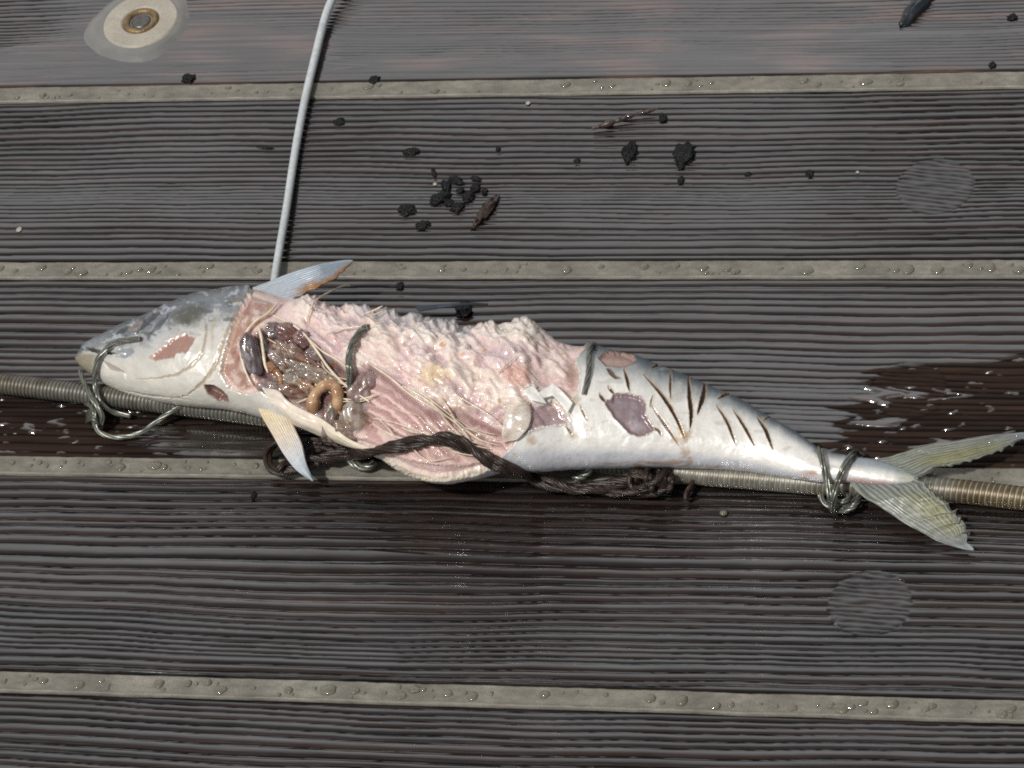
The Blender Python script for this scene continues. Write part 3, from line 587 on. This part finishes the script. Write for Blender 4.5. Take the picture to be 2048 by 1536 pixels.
# --- organs
def colr_blob(name, pos, r, hexc, seed, ang=0., off=.001, noise=.2, hex2=None, label=None):
    c = surf(pos[0], pos[1], off); R = np.array([CR*math.cos(ang)-CU*math.sin(ang), CR*math.sin(ang)+CU*math.cos(ang), -fw])
    V_, f_ = blob(c, np.array(r)*PXM*np.array([1.1, 1.05, .7]), R, noise*1.5, 2.0, seed); n_ = fbm(V_[:, 0]*250+seed, V_[:, 1]*250, V_[:, 2]*250, 3)
    t = ss(-.1, .4, n_)[:, None]; Cc = lin(hexc)*(1-t)+lin(hex2 or hexc)*t; gr_ = Cc.mean(1)[:, None]*np.array([1.08, .98, .92]); Cc = (.5*Cc+.5*gr_)*np.array([1.0, .90, .80]); b2 = ss(.15, .5, fbm(V_[:, 0]*160+9, V_[:, 1]*160, seed, 3))[:, None]; Cc = Cc*(1-.6*b2)+lin('#7a5238')*.6*b2*.8
    o = mesh_obj(name, V_, f_, M_flesh, fish, None, Cc*.85)
    if label: o['label'] = label
    return o
colr_blob('organ', (503, 716), (17, 46, 14), '#5a4c60', 1., -.25, .0005, .18, '#8286a0', 'glossy bluish purple organ behind the gill')
colr_blob('organ', (551, 664), (22, 17, 14), '#60606f', 2., .3, .0, .3, '#7f5a66'); colr_blob('organ', (580, 668), (26, 16, 12), '#7d4a52', 3., .5, .0, .35, '#8f6a76'); colr_blob('organ', (592, 690), (16, 12, 10), '#7a2e2c', 4., .2, .0, .3, '#8a4a46'); colr_blob('organ', (607, 678), (18, 15, 12), '#80505c', 5., .3, 0., .3, '#97757e')
colr_blob('organ', (600, 715), (40, 14, 10), '#86695a', 6., .6, .0, .35, '#9a7a68'); colr_blob('organ', (567, 725), (28, 16, 10), '#8a7a74', 7., .7, 0., .35, '#a08c84'); colr_blob('organ', (612, 745), (38, 13, 9), '#817a78', 8., .5, .0, .4, '#a0938a'); colr_blob('organ', (640, 752), (30, 14, 10), '#857c7c', 9., .4, 0., .35, '#9b9490'); colr_blob('organ', (590, 762), (26, 14, 10), '#8c8583', 10., .2, 0., .3, '#a39a92')
colr_blob('organ', (628, 712), (18, 13, 11), '#6c6672', 11., .4, 0., .3, '#8b7d86'); colr_blob('organ', (585, 787), (32, 17, 12), '#8a5a48', 12., .2, 0., .35, '#b98e74'); colr_blob('organ', (541, 775), (24, 14, 10), '#8b7d86', 13., .3, 0., .3, '#94858c'); colr_blob('organ', (660, 766), (34, 16, 10), '#8f7e68', 14., .3, 0., .35, '#a08f78'); colr_blob('organ', (617, 776), (22, 12, 9), '#a3775a', 15., .6, 0., .35, '#8d8078')
colr_blob('organ', (708, 838), (24, 38, 14), '#8a847c', 16., .15, .0006, .2, '#a8a39c', 'shiny grey sac at the bottom of the gut'); colr_blob('organ', (690, 862), (24, 14, 10), '#8e7468', 17., .6, 0., .3, '#a5958b'); colr_blob('organ', (660, 845), (14, 36, 9), '#7a6c66', 18., .1, 0., .3, '#8d8178')
colr_blob('organ', (730, 775), (22, 30, 10), '#8b6d76', 19., .5, 0., .35, '#9d808a')
def gutp(pts, w_, hexc, name='intestine', off=.0022, hex2=None):
    P = spath(pts, off, 60, 10); a_ = w_*.5*PXM; V_, f_ = tube2(P, a_*(.45+.55*taper(60, .12))*(1+.35*smooth(RNG.normal(size=60), 6)), 14)
    t = ss(-.2, .4, fbm(V_[:, 0]*200, V_[:, 1]*200, V_[:, 2]*200, 3))[:, None]
    return mesh_obj(name, V_, f_, M_flesh, fish, None, (lin(hexc)*(1-t)+lin(hex2 or hexc)*t)*.85)
gutp([(628, 838), (626, 812), (632, 788), (650, 771), (668, 772), (676, 790), (676, 815), (686, 842)], 23, '#a17c5c', 'intestine', [-.004, .002, .0035, .0035, .002, -.004], '#c2a07c')['label'] = 'orange loop of gut standing up'
gutp([(537, 725), (546, 738), (556, 748), (562, 762), (560, 770)], 15, '#8a5f3c', hex2='#a98562'); gutp([(590, 712), (605, 718), (622, 727)], 11, '#7d5a42', hex2='#927560'); gutp([(545, 690), (565, 700), (580, 715)], 12, '#8b7262', hex2='#a1897a'); gutp([(570, 745), (590, 738), (615, 742), (640, 758)], 11, '#8e8378', hex2='#a79c90'); gutp([(600, 765), (618, 770), (632, 782)], 10, '#a07a55', hex2='#b08d70')
gutp([(560, 690), (585, 706), (612, 716), (640, 735)], 10, '#7a5548', hex2='#8f6a5c'); gutp([(575, 730), (600, 728), (625, 735), (655, 748)], 9, '#93847a', hex2='#a08f80'); gutp([(668, 800), (680, 825), (700, 850)], 9, '#9c6e46', hex2='#ab8460')
# loose strips of flesh and skin
def sheet(name, EA, EB, za, zb, m_, colf, parent, nu=60, nv=18, thick=.0005, body=None, curl=0., rough=.0, ridge=0., rp=6, fray=False, alpha=.8):
    a = catmull(EA, nu); b0 = catmull(EB, nu); b = smooth(b0, 60 if len(EB) > 12 else 0); t = np.linspace(0, 1, nv)[None, :, None]
    Q = a[:, None]*(1-t)+b[:, None]*t+(b0-b)[:, None]*t**7; za = np.interp(np.linspace(0, 1, nu), np.linspace(0, 1, len(za)), za); zb = np.interp(np.linspace(0, 1, nu), np.linspace(0, 1, len(zb)), zb)
    tt = t[..., 0]; Z = za[:, None]*(1-tt)+zb[:, None]*tt+curl*np.sin(np.pi*tt)+ridge*np.sin(2*np.pi*rp*tt)*np.linspace(.5, 1, nu)[:, None]
    if body is not None:
        P = np.array([[surf(Q[i, j, 0], Q[i, j, 1], body+Z[i, j]) for j in range(nv)] for i in range(nu)])
        dp = (P-CP)@fw; dp = smooth(smooth(dp, 25).T, 6).T; P = CP+rays(Q[..., 0], Q[..., 1])*dp[..., None]
    else:
        P = np.array([[at(Q[i, j, 0], Q[i, j, 1], Z[i, j]) for j in range(nv)] for i in range(nu)])
    P[..., 2] += rough*fbm(Q[..., 0]/45, Q[..., 1]/30, 5., 2)
    s = np.linspace(0, 1, nu)[:, None]*np.ones(nv); Cc = colf(s, tt*np.ones((nu, 1)), Q[..., 0], Q[..., 1])
    o = mesh_obj(name, P.reshape(-1, 3), grid_faces(nu, nv), m_, parent, None, Cc.reshape(-1, 3))
    if fray:
        t_ = (s*0+tt); st_ = perlin(tt*26, s*2.2, 31)+.6*perlin(tt*60, s*5, 33); al = alpha*(1-ss(.0, .35, st_+1.5*(ss(.5, 1.0, tt)-.62)+.9*(ss(.7, 1, s)-.75)))
        at_ = o.data.attributes.new('fade', 'FLOAT', 'POINT'); at_.data.foreach_set('value', (1-al).ravel().astype(np.float32))
    sm_ = o.modifiers.new('thick', 'SOLIDIFY'); sm_.thickness = thick; sm_.offset = 0
    return o
def cmix(stops, t):
    xs = [s[0] for s in stops]; cs_ = np.array([lin(s[1])*.85 for s in stops]); return np.stack([np.interp(t, xs, cs_[:, i]) for i in range(3)], -1)
flat = lambda h1, h2: (lambda s, v, x, y: lin(h1)*.85*(1-ss(-.2, .5, fbm(x/14, y/9, 3., 3)))[..., None]+lin(h2)*.85*ss(-.2, .5, fbm(x/14, y/9, 3., 3))[..., None])
sheet('flesh_flap', [(1012, 810), (1008, 840), (1004, 868), (1006, 886)], [(1056, 803), (1062, 826), (1056, 856), (1034, 880)], [.0006]*2, [.0004]*2, M_flesh, flat('#d9c2b6', '#e4d6c6'), fish, body=.0006, rough=.0004, thick=.0006)
for EA_, EB_ in (([(1046, 781), (1053, 790), (1060, 800)], [(1067, 771), (1078, 785), (1094, 808)]), ([(1075, 786), (1100, 772), (1107, 768), (1126, 784), (1146, 806)], [(1080, 798), (1098, 794), (1106, 792), (1118, 803), (1136, 826)])):
    sheet('skin_flap', EA_, EB_, [.0004]*2, [.0004]*2, M_fin, flat('#efece4', '#f3f0ea'), fish, 30, 14, body=.0011, rough=.0001, thick=.0004)
# --- tail fin: two lobes
def tailcol(s, v, x, y):
    ray = .5+.5*np.sin(v*70+5*perlin(s*4, v*5, 2)); base = cmix([(0, '#8f9794'), (.3, '#9b9f90'), (.7, '#96998f'), (1, '#959da2')], np.clip(s+.15*fbm(s*6, v*20, 1., 3), 0, 1))
    yel = (ss(.15, .4, s)*ss(.95, .6, s)*ss(.25, .6, v)*ss(1.02, .8, v)*(.6+.4*ray))[..., None]; base = base*(1-yel*.62)+lin('#97924e')*.9*yel*.62
    dk = (ss(.1, .6, fbm(s*9, v*18, 7., 3)+.5*ss(.85, 1, v)-.1))[..., None]; base = base*(1-.6*dk)+lin('#4a4b47')*.6*dk
    ray = np.clip(ray+.5*perlin(v*60, s*6, 3), 0, 1); return base*(.42+.62*ray)[..., None]
EA = [(1690, 955), (1720, 988), (1768, 1019), (1804, 1043), (1853, 1070), (1890, 1088), (1921, 1098), (1947, 1100)]
EB = [(1800, 950), (1836, 956), (1862, 976), (1888, 1003), (1908, 1024), (1929, 1053), (1938, 1077), (1948, 1098)]
def jag(E, n, amp, sd):
    q = catmull(E, n); r = np.random.default_rng(sd); q[2:-2] += np.stack([r.normal(size=n-4), r.normal(size=n-4)], 1)*amp*np.linspace(.2, 1, n-4)[:, None]; return q
tail = empty('tail_fin'); tail.parent = fish
sheet('fin_lobe', EA, jag(EB, 46, 5, 3), [.011, .0095, .006, .0035, .003], [.012, .012, .010, .006, .003], M_fin, tailcol, tail, 220, 110, .0003, ridge=.00005, rp=16, rough=.0005, fray=True)
EA = [(1690, 912), (1763, 917), (1829, 897), (1902, 883), (1963, 873), (2012, 867), (2048, 866), (2070, 869)]
EB = [(1790, 955), (1836, 955), (1860, 941), (1890, 932), (1929, 925), (1963, 915), (2012, 897), (2070, 872)]
sheet('fin_lobe', EA, jag(EB, 46, 3.2, 5), [.0125, .013, .012, .010, .008], [.012, .012, .011, .009, .0075], M_fin, tailcol, tail, 220, 90, .0003, ridge=.00005, rp=14, rough=.0005, fray=True)
# --- pectoral fins
def pec(s, v, x, y):
    ray = .5+.5*np.sin(v*60+4*perlin(s*3, v*4, 5)); b = cmix([(0, '#d8c7b4'), (.25, '#d6c49c'), (.45, '#dccbb4'), (.75, '#c3c8cd'), (1, '#93a3ae')], np.clip(s+.12*fbm(s*4, v*8, 2., 3), 0, 1)); return b*(.92+.14*ray)[..., None]
sheet('pectoral_fin', [(503, 774), (508, 795), (524, 832), (545, 868), (567, 906), (591, 937), (612, 953), (626, 962)], [(548, 778), (562, 800), (578, 830), (590, 858), (604, 890), (612, 925), (620, 947), (626, 961)], [.024, .022, .015, .011, .009], [.024, .022, .018, .013, .009], M_fin, pec, fish, 120, 70, .0006, ridge=.00012, rp=10, curl=.0008)
sheet('pectoral_fin', [(524, 776), (556, 782), (573, 800), (602, 818), (640, 836), (667, 855), (700, 880), (742, 898)], [(548, 815), (572, 832), (588, 848), (610, 858), (640, 871), (662, 880), (700, 893), (742, 902)], [.0012]*2, [.0008]*2, M_fin, lambda s, v, x, y: pec(s*.35, v, x, y)*.5+lin('#e6ddd2')*.45, fish, 90, 26, .0008, body=.0012, ridge=.00025, rp=3, curl=.0008)
def topfin(s, v, x, y):
    ray = .5+.5*np.sin(v*62+4*perlin(s*3, v*4, 8)); b = cmix([(0, '#a8aeb5'), (.35, '#a9b3bd'), (.7, '#8b98a5'), (1, '#7f8a94')], s); o_ = (ss(.55, .95, v+.3*fbm(s*5, v*5, 6., 3))*ss(.2, .5, s))[..., None]; b = b*(1-o_)+lin('#8f6437')*.8*o_; return b*(.8+.25*ray)[..., None]
sheet('pectoral_fin', [(505, 576), (540, 563), (572, 550), (603, 539), (650, 527), (690, 521), (706, 521)], jag([(520, 606), (560, 604), (600, 590), (630, 578), (660, 562), (684, 545), (706, 522)], 30, 2.0, 8), [.020, .024, .027, .027], [.020, .024, .026, .027], M_fin, topfin, fish, 120, 60, .0005, ridge=.00012, rp=11)
sheet('dorsal_fin', [(830, 614), (862, 611), (900, 608), (940, 606), (976, 608)], [(838, 622), (880, 616), (915, 612), (945, 610), (976, 610)], [.010, .010, .008], [.012, .011, .008], M_fin, lambda s, v, x, y: (lin('#2c3a48')*.6*(1-ss(.5, .8, s))[..., None]+lin('#14181b')*ss(.5, .8, s)[..., None])*(.7+.5*(.5+.5*np.sin(v*24)))[..., None], fish, 60, 16, .0005, ridge=.0002, rp=4)

# ------------------------------------------------------------------ coiled cable
q = catmull([(-700, 681), (-160, 748), (0, 767), (160, 786), (300, 803), (480, 826), (700, 856), (1000, 897), (1355, 944), (1500, 957), (1640, 968), (1760, 973), (1880, 979), (1960, 987), (2048, 997), (2210, 1012), (2900, 1072)], 5200)
P = at(q[:, 0], q[:, 1], .0048); s = np.concatenate([[0], np.cumsum(np.linalg.norm(np.diff(P, axis=0), axis=1))])
pitch = np.interp(q[:, 0], [0, 500, 1400, 2048], [.0017, .0018, .0020, .0023]); phs = np.cumsum(np.gradient(s)/pitch)
rad = np.interp(q[:, 0], [-200, 0, 500, 1400, 2048], [.0046, .0046, .0044, .0043, .0047])
fr_ = lambda i, a: 1-np.interp(q[i, 0], [900, 1400], [.10, .035])*(np.abs(((phs[i]+a/(2*np.pi)) % 1)-.5)*2)**2.2
V_, f_ = tube2(P, rad, 26, fr_)
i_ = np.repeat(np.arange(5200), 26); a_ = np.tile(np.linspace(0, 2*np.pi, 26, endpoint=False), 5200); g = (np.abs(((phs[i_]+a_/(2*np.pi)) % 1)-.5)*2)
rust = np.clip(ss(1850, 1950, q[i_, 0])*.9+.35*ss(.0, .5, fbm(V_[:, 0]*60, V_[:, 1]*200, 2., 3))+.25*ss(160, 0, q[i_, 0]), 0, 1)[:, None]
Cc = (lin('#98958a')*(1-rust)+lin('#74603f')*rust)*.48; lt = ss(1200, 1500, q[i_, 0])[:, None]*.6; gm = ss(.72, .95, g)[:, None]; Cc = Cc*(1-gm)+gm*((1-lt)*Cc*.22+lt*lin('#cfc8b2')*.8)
cab = mesh_obj('coiled_cable', V_, f_, M_cable, None, None, Cc); tag(cab, 'long thin metal cable wrapped in tight wire coils under the fish', 'cable')

# ------------------------------------------------------------------ wire ties
def wire(name, path3, R=.00062, ns=4, turns=6, rs=.00055, n=None, m_=None, jit=.0, ph=0.):
    P_ = catmull(path3, n or 220); V_, f_ = rope(P_, R, ns, turns*.4, rs, 8, jit, .006, ph); return (V_, f_)
def pts3(L, z=None):
    return np.array([at(x, y, zz) for x, y, zz in L])
def on(L):
    return np.array([surf(x, y, o_, .006) for x, y, o_ in L])
def obj_from(name, parts, m_, label, cat, group=None):
    V_, f_ = merge(parts); o = mesh_obj(name, V_, f_, m_); return tag(o, label, cat, group)
WG = 'stranded wire ties holding the fish'
A1 = np.vstack([on([(282, 677, .0006), (262, 679, .0012), (232, 684, .0014), (212, 698, .0016), (197, 716, .0018), (190, 742, .0018)]), pts3([(190, 768, .0130), (196, 795, .0105), (210, 815, .0075), (232, 826, .0040), (262, 832, .0025)])])
A2 = pts3([(160, 742, .0110), (168, 765, .0125), (180, 790, .0130), (194, 812, .0115), (204, 832, .0085), (203, 850, .0050)])
A3 = pts3([(172, 806, .0035), (182, 812, .0080), (188, 822, .0100), (190, 836, .0085), (190, 850, .0060), (200, 865, .0040), (225, 874, .0030), (255, 873, .0030), (285, 864, .0035), (310, 846, .0045), (340, 825, .0070), (366, 812, .0075)])
coil = [wire('', pts3([(174, 826+6*i, .002), (178, 822+6*i, .0065), (187, 822+6*i, .009), (196, 830+6*i, .0065), (198, 836+6*i, .002)]), .0002, 2, 1, .0006, 60) for i in range(4)]
obj_from('wire_tie', [wire('', A1, turns=5), wire('', A2, turns=3), wire('', A3, turns=6)]+coil, M_wire, 'grey stranded wire looped through the mouth and knotted below the cable', 'wire tie', WG)
Bp = on([(738, 653, -.001), (724, 660, .0016), (711, 676, .0024), (703, 693, .0026), (698, 712, .0026), (698, 735, .0026), (700, 760, .0022), (703, 785, .0010), (704, 808, -.002)])
obj_from('wire_tie', [wire('', Bp, .0008, 4, 3, .00066)], M_wire, 'olive grey stranded wire pushed through the flesh beside the open gut', 'wire tie', WG)
Cp = on([(1192, 690, -.0004), (1184, 690, .0006), (1180, 698, .0006), (1178, 712, -.0002), (1178, 732, -.0002), (1176, 752, -.0002), (1172, 772, -.0004), (1168, 790, -.0008)])
obj_from('wire_tie', [wire('', Cp, .0006, 4, 4, .00052)], M_wire, 'grey wire sunk into the skin at the edge of the wound', 'wire tie', WG)
def ring(L, **k): return wire('', L, **k)
D1 = np.vstack([pts3([(1632, 905, .010)]), on([(1637, 898, .0012), (1642, 912, .0018), (1647, 932, .0022), (1652, 955, .0022)]), pts3([(1656, 975, .0135), (1660, 996, .0110), (1666, 1014, .0060), (1668, 1022, .003)])])
D2 = np.vstack([pts3([(1722, 912, .008)]), on([(1714, 904, .0010), (1704, 910, .0016), (1694, 923, .0022), (1684, 942, .0024), (1676, 962, .0022)]), pts3([(1670, 985, .0130), (1666, 1004, .0100), (1665, 1022, .0050)])])
D3 = pts3([(1640, 988, .004), (1648, 1004, .0030), (1668, 1015, .0030), (1690, 1014, .0040), (1704, 1000, .0050), (1712, 986, .0040)])
D4 = pts3([(1670, 1020, .0020), (1692, 1020, .0045), (1712, 1008, .0060), (1719, 990, .0040)])
D5 = pts3([(1672, 1000, .0060), (1686, 1004, .0075), (1698, 994, .0070), (1690, 986, .0060)])
obj_from('wire_tie', [wire('', D1, .0008, 4, 2, .00052), wire('', D2, .0008, 4, 2, .00052), wire('', D3, .0007, 4, 3), wire('', D4, .0007, 4, 3), wire('', D5, .0006, 3, 2)], M_wire, 'grey stranded wire bound twice around the tail stalk and knotted under it', 'wire tie', WG)
obj_from('wire_tie', [wire('', pts3([(694, 912, .004), (706, 926, .004), (722, 934, .0035), (740, 932, .004), (750, 922, .005)]), .0010, 4, 2, .0008), ], M_wire, 'loose bight of dark wire showing below the belly near the front fin', 'wire tie', WG)
obj_from('wire_tie', [wire('', pts3([(1178, 930, .009), (1174, 942, .0065), (1164, 950, .0045), (1150, 956, .003)]), .0012, 4, 2, .0010)], M_wire, 'short dark wire end poking out below the belly above the twine', 'wire tie', WG)

# ------------------------------------------------------------------ tarred twine
def lay(L, n, zoff=.0020, zd=.0055):
    q = catmull(L, n); dep = []
    for x, y in q:
        dep.append((surf(x, y, 0, zd)-CP)@fw)
    dep = sm1(np.array(dep), 25)-zoff; return CP+rays(q[:, 0], q[:, 1])*dep[:, None]
T1 = lay([(556, 940), (590, 928), (640, 918), (690, 908), (740, 904), (800, 892), (850, 880), (880, 876), (915, 884), (950, 905), (980, 922), (1010, 934), (1050, 952), (1090, 966), (1140, 974), (1190, 974), (1240, 968), (1290, 955), (1320, 945)], 520)
loop = pts3([(648, 890, .007), (600, 880, .006), (560, 884, .005), (540, 898, .0045), (534, 916, .004), (542, 936, .004), (565, 944, .0045), (600, 936, .006), (640, 925, .007)])
k1 = pts3([(1270, 938, .010), (1262, 955, .010), (1268, 975, .008), (1290, 985, .006), (1318, 985, .006), (1338, 970, .008), (1342, 950, .010)]); k2 = pts3([(1330, 935, .011), (1318, 955, .0125), (1300, 970, .011), (1270, 980, .008), (1225, 984, .005), (1195, 976, .005)])
k3 = pts3([(1255, 945, .011), (1285, 950, .013), (1315, 962, .012), (1340, 975, .008)]); k4 = pts3([(1300, 930, .010), (1296, 955, .014), (1302, 985, .008)])
tail_ = pts3([(1392, 955, .004), (1386, 966, .0045), (1377, 982, .004), (1369, 999, .003)])
pad = pts3([(600, 886, .007), (640, 884, .008), (690, 893, .008), (720, 905, .0085)]); pad2 = pts3([(610, 900, .006), (650, 898, .007), (700, 906, .008)])
tw = [rope(T1, .0016, 3, 9.5, .0021, 10, .03, .004)]+[rope(catmull(L, 140), .0012, 3, t_, .0017, 9, .02, .01) for L, t_ in ((loop, 4), (k1, 2), (k2, 3), (k3, 2), (k4, 2), (pad, 2), (pad2, 2))]+[rope(catmull(tail_, 60), .0008, 3, 1, .0014, 8, 0, .02)]
def cordage(P_, turns, k=1.):
    P_ = np.asarray(P_); T, N, B = frames(P_); n = len(P_); res = []
    for j in (0, 1):
        a = np.pi*j+2*np.pi*turns*np.linspace(0, 1, n)+.5*smooth(RNG.normal(size=n), 200)*6
        Q = P_+.0013*k*(np.cos(a)[:, None]*N+np.sin(a)[:, None]*B)
        res.append(rope(Q, .00085*k, 6, turns*1.6, .00078*k, 7, .12, .01)); res.append(tube2(Q, .0011*k*taper(n, .02), 8))
    return merge(res)
tw = [cordage(T1, 3.6, 1.05)]+[cordage(catmull(L, 160), t_, .7) for L, t_ in ((loop, 1.6), (k1, 1), (k2, 1), (k3, .7), (k4, .7), (pad, .7), (pad2, .7))]+[cordage(catmull(tail_, 60), .3, .6)]
obj_from('twine', tw, M_twine, 'dark brown twisted twine lying across the belly and knotted round the cable', 'twine')

# ------------------------------------------------------------------ white cord
q = catmull([(770, -260), (694, -60), (676, -20), (660, 8), (646, 50), (630, 115), (612, 190), (598, 260), (586, 330), (574, 410), (562, 480), (551, 545), (546, 585), (542, 620)], 220)
z = np.interp(q[:, 1], [-260, -60, 40, 300, 520, 620], [.0080, .0070, .0035, .0024, .0040, .0075])
P = np.array([at(q[i, 0], q[i, 1], z[i]) for i in range(220)]); V_, f_ = tube2(P, np.interp(q[:, 1], [0, 550], [.0019, .0017]), 16)
tag(mesh_obj('white_cord', V_, f_, M_cord), 'thin white cord running from the top edge down behind the fish', 'cord')

# ------------------------------------------------------------------ scraps on the boards
def scrap(name, x, y, rx, ry, label, cat='charcoal', m_=M_char, ang=0., rz=.33, group='black scraps on the boards', noise=.7, spike=.6, z=.0):
    c = at(x, y, 0)+np.array([0, 0, z]); e = at(x+1, y, 0)-at(x, y, 0); px_ = np.linalg.norm(e); pyy = px_/math.sin(EL)
    rx *= random.uniform(.8, 1.15); ry *= random.uniform(.75, 1.15)
    r = np.array([rx*px_, ry*pyy, rz*min(rx, ry)*px_*1.2]); ca, sa = math.cos(ang), math.sin(ang)
    V_, f_ = blob((0, 0, 0), r, np.array([[ca, sa, 0], [-sa, ca, 0], [0, 0, 1.]]), noise, 1.5, random.uniform(0, 60), 22, 30, spike)
    o = mesh_obj(name, V_, f_, m_); o.location = c; return tag(o, label, cat, group)
S = scrap
S('charcoal_lump', 1371, 307, 17, 22, 'largest round black lump, right of the two on the second board'); S('charcoal_lump', 1260, 304, 16, 14, 'round grey-black crusty lump left of the largest lump on the second board')
S('charcoal_lump', 378, 157, 12, 10, 'round black lump on the seam edge below the bolt'); S('charcoal_crumb', 748, 160, 9, 6, 'small flat black crumb on the top board edge right of the white cord'); S('charcoal_crumb', 678, 243, 8, 7, 'small dark crumb just right of the white cord on the second board')
S('charcoal_crumb', 822, 303, 12, 6, 'flat pointed black flake alone above the cluster of crumbs'); S('charcoal_crumb', 1326, 236, 9, 7, 'small black crumb beside the end of the twig')
for i, (x, y, rx, ry, lb) in enumerate([(880, 396, 17, 10, 'largest black lump at the left of the crumb cluster'), (893, 371, 9, 11, 'pointed black crumb at the top left of the crumb cluster'), (913, 360, 14, 6, 'thin black flake at the top of the crumb cluster'), (952, 357, 9, 5, 'small black crumb at the top right of the crumb cluster'),
        (951, 376, 10, 7, 'ragged grey-black crumb right of centre in the crumb cluster'), (969, 382, 5, 4, 'tiny crumb at the right edge of the crumb cluster'), (937, 392, 12, 8, 'black crumb in the middle of the crumb cluster'), (914, 414, 11, 9, 'round crusty crumb at the bottom of the crumb cluster'), (899, 405, 8, 7, 'dark crumb between the largest lump and the bottom crumb of the cluster'), (921, 380, 6, 5, 'tiny crumb at the centre of the crumb cluster')]):
    S('charcoal_crumb', x, y, rx, ry, lb, ang=random.uniform(-.6, .6))
S('charcoal_crumb', 814, 419, 12, 10, 'round grey-black crumb left of the crumb cluster'); S('charcoal_crumb', 846, 449, 13, 8, 'grey-black crumb lowest of all, below left of the cluster')
S('charcoal_lump', 928, 622, 15, 14, 'black lump behind the back of the fish by the dark fin', z=.001); S('charcoal_crumb', 800, 572, 7, 6, 'small black crumb on the third board behind the fish')
S('charcoal_crumb', 1155, 321, 5, 4, 'tiny dark speck on the second board left of the round lumps'); S('charcoal_crumb', 996, 298, 4, 4, 'tiny dark speck above and right of the crumb cluster'); S('charcoal_crumb', 1620, 346, 8, 6, 'small dark crumb on the second board left of the round plug'); S('charcoal_crumb', 1362, 360, 6, 5, 'faint dark crumb below the largest round lump'); S('charcoal_crumb', 1495, 348, 5, 4, 'tiny dark crumb between the largest lump and the round plug')
S('charcoal_crumb', 530, 294, 13, 3, 'thin dark splinter on the second board left of the white cord', ang=-.2); S('charcoal_crumb', 1985, 130, 6, 5, 'tiny dark crumb at the right end of the top board'); S('charcoal_crumb', 2025, 34, 8, 6, 'small dark crumb near the top right corner')
S('charcoal_crumb', 508, 990, 6, 5, 'tiny dark crumb on the board below the front fin'); S('charcoal_crumb', 868, 345, 4, 9, 'thin brown splinter above left of the crumb cluster', ang=.4)
for (x, y, r, lb) in ((1056, 206, 5, 'white speck on the second board above the crumb cluster'), (38, 459, 6, 'white speck at the left end of the second board'), (1715, 344, 4, 'white speck left of the round plug on the second board'), (870, 368, 4, 'white speck at the upper left of the crumb cluster')):
    S('white_speck', x, y, r, r*.7, lb, 'speck', M_plate, group='white specks on the boards', noise=.3, spike=.1)  # small pale lumps in the washer material
S('copper_flake', 972, 421, 11, 27, 'coppery brown scrap at the right of the crumb cluster', 'scrap', M_copper, ang=-.35, group=None or 'black scraps on the boards', rz=.7)
P = np.array([at(x, y, .0018) for x, y in catmull([(1184, 257), (1230, 243), (1262, 231), (1290, 224), (1324, 214)], 60)]); V_, f_ = tube2(P, .0010*taper(60, .2, .3)*(1+.4*smooth(RNG.normal(size=60), 3)), 8); tag(mesh_obj('twig', V_, f_, M_twig), 'thin brown twig lying aslant on the second board', 'twig')
S('mussel_shell', 1834, 16, 17, 42, 'long blue-black shell-like lump with a pale edge at the top right', 'shell', mat('blue_black_shell', lin('#161d24')*.8, rough=.28, coat=.6, bump=[(500, .5, .0006, None)], vary=[(300, .5, None)]), ang=-.5, group=None, noise=.2, spike=.1, rz=.8)
o = mesh_obj('water_drop', D*np.array([.0016, .0013, .0011]), DF, M_drop); o.location = at(1447, 1026, .0005); tag(o, 'single bright water drop on the board below the twine knot', 'water drop')
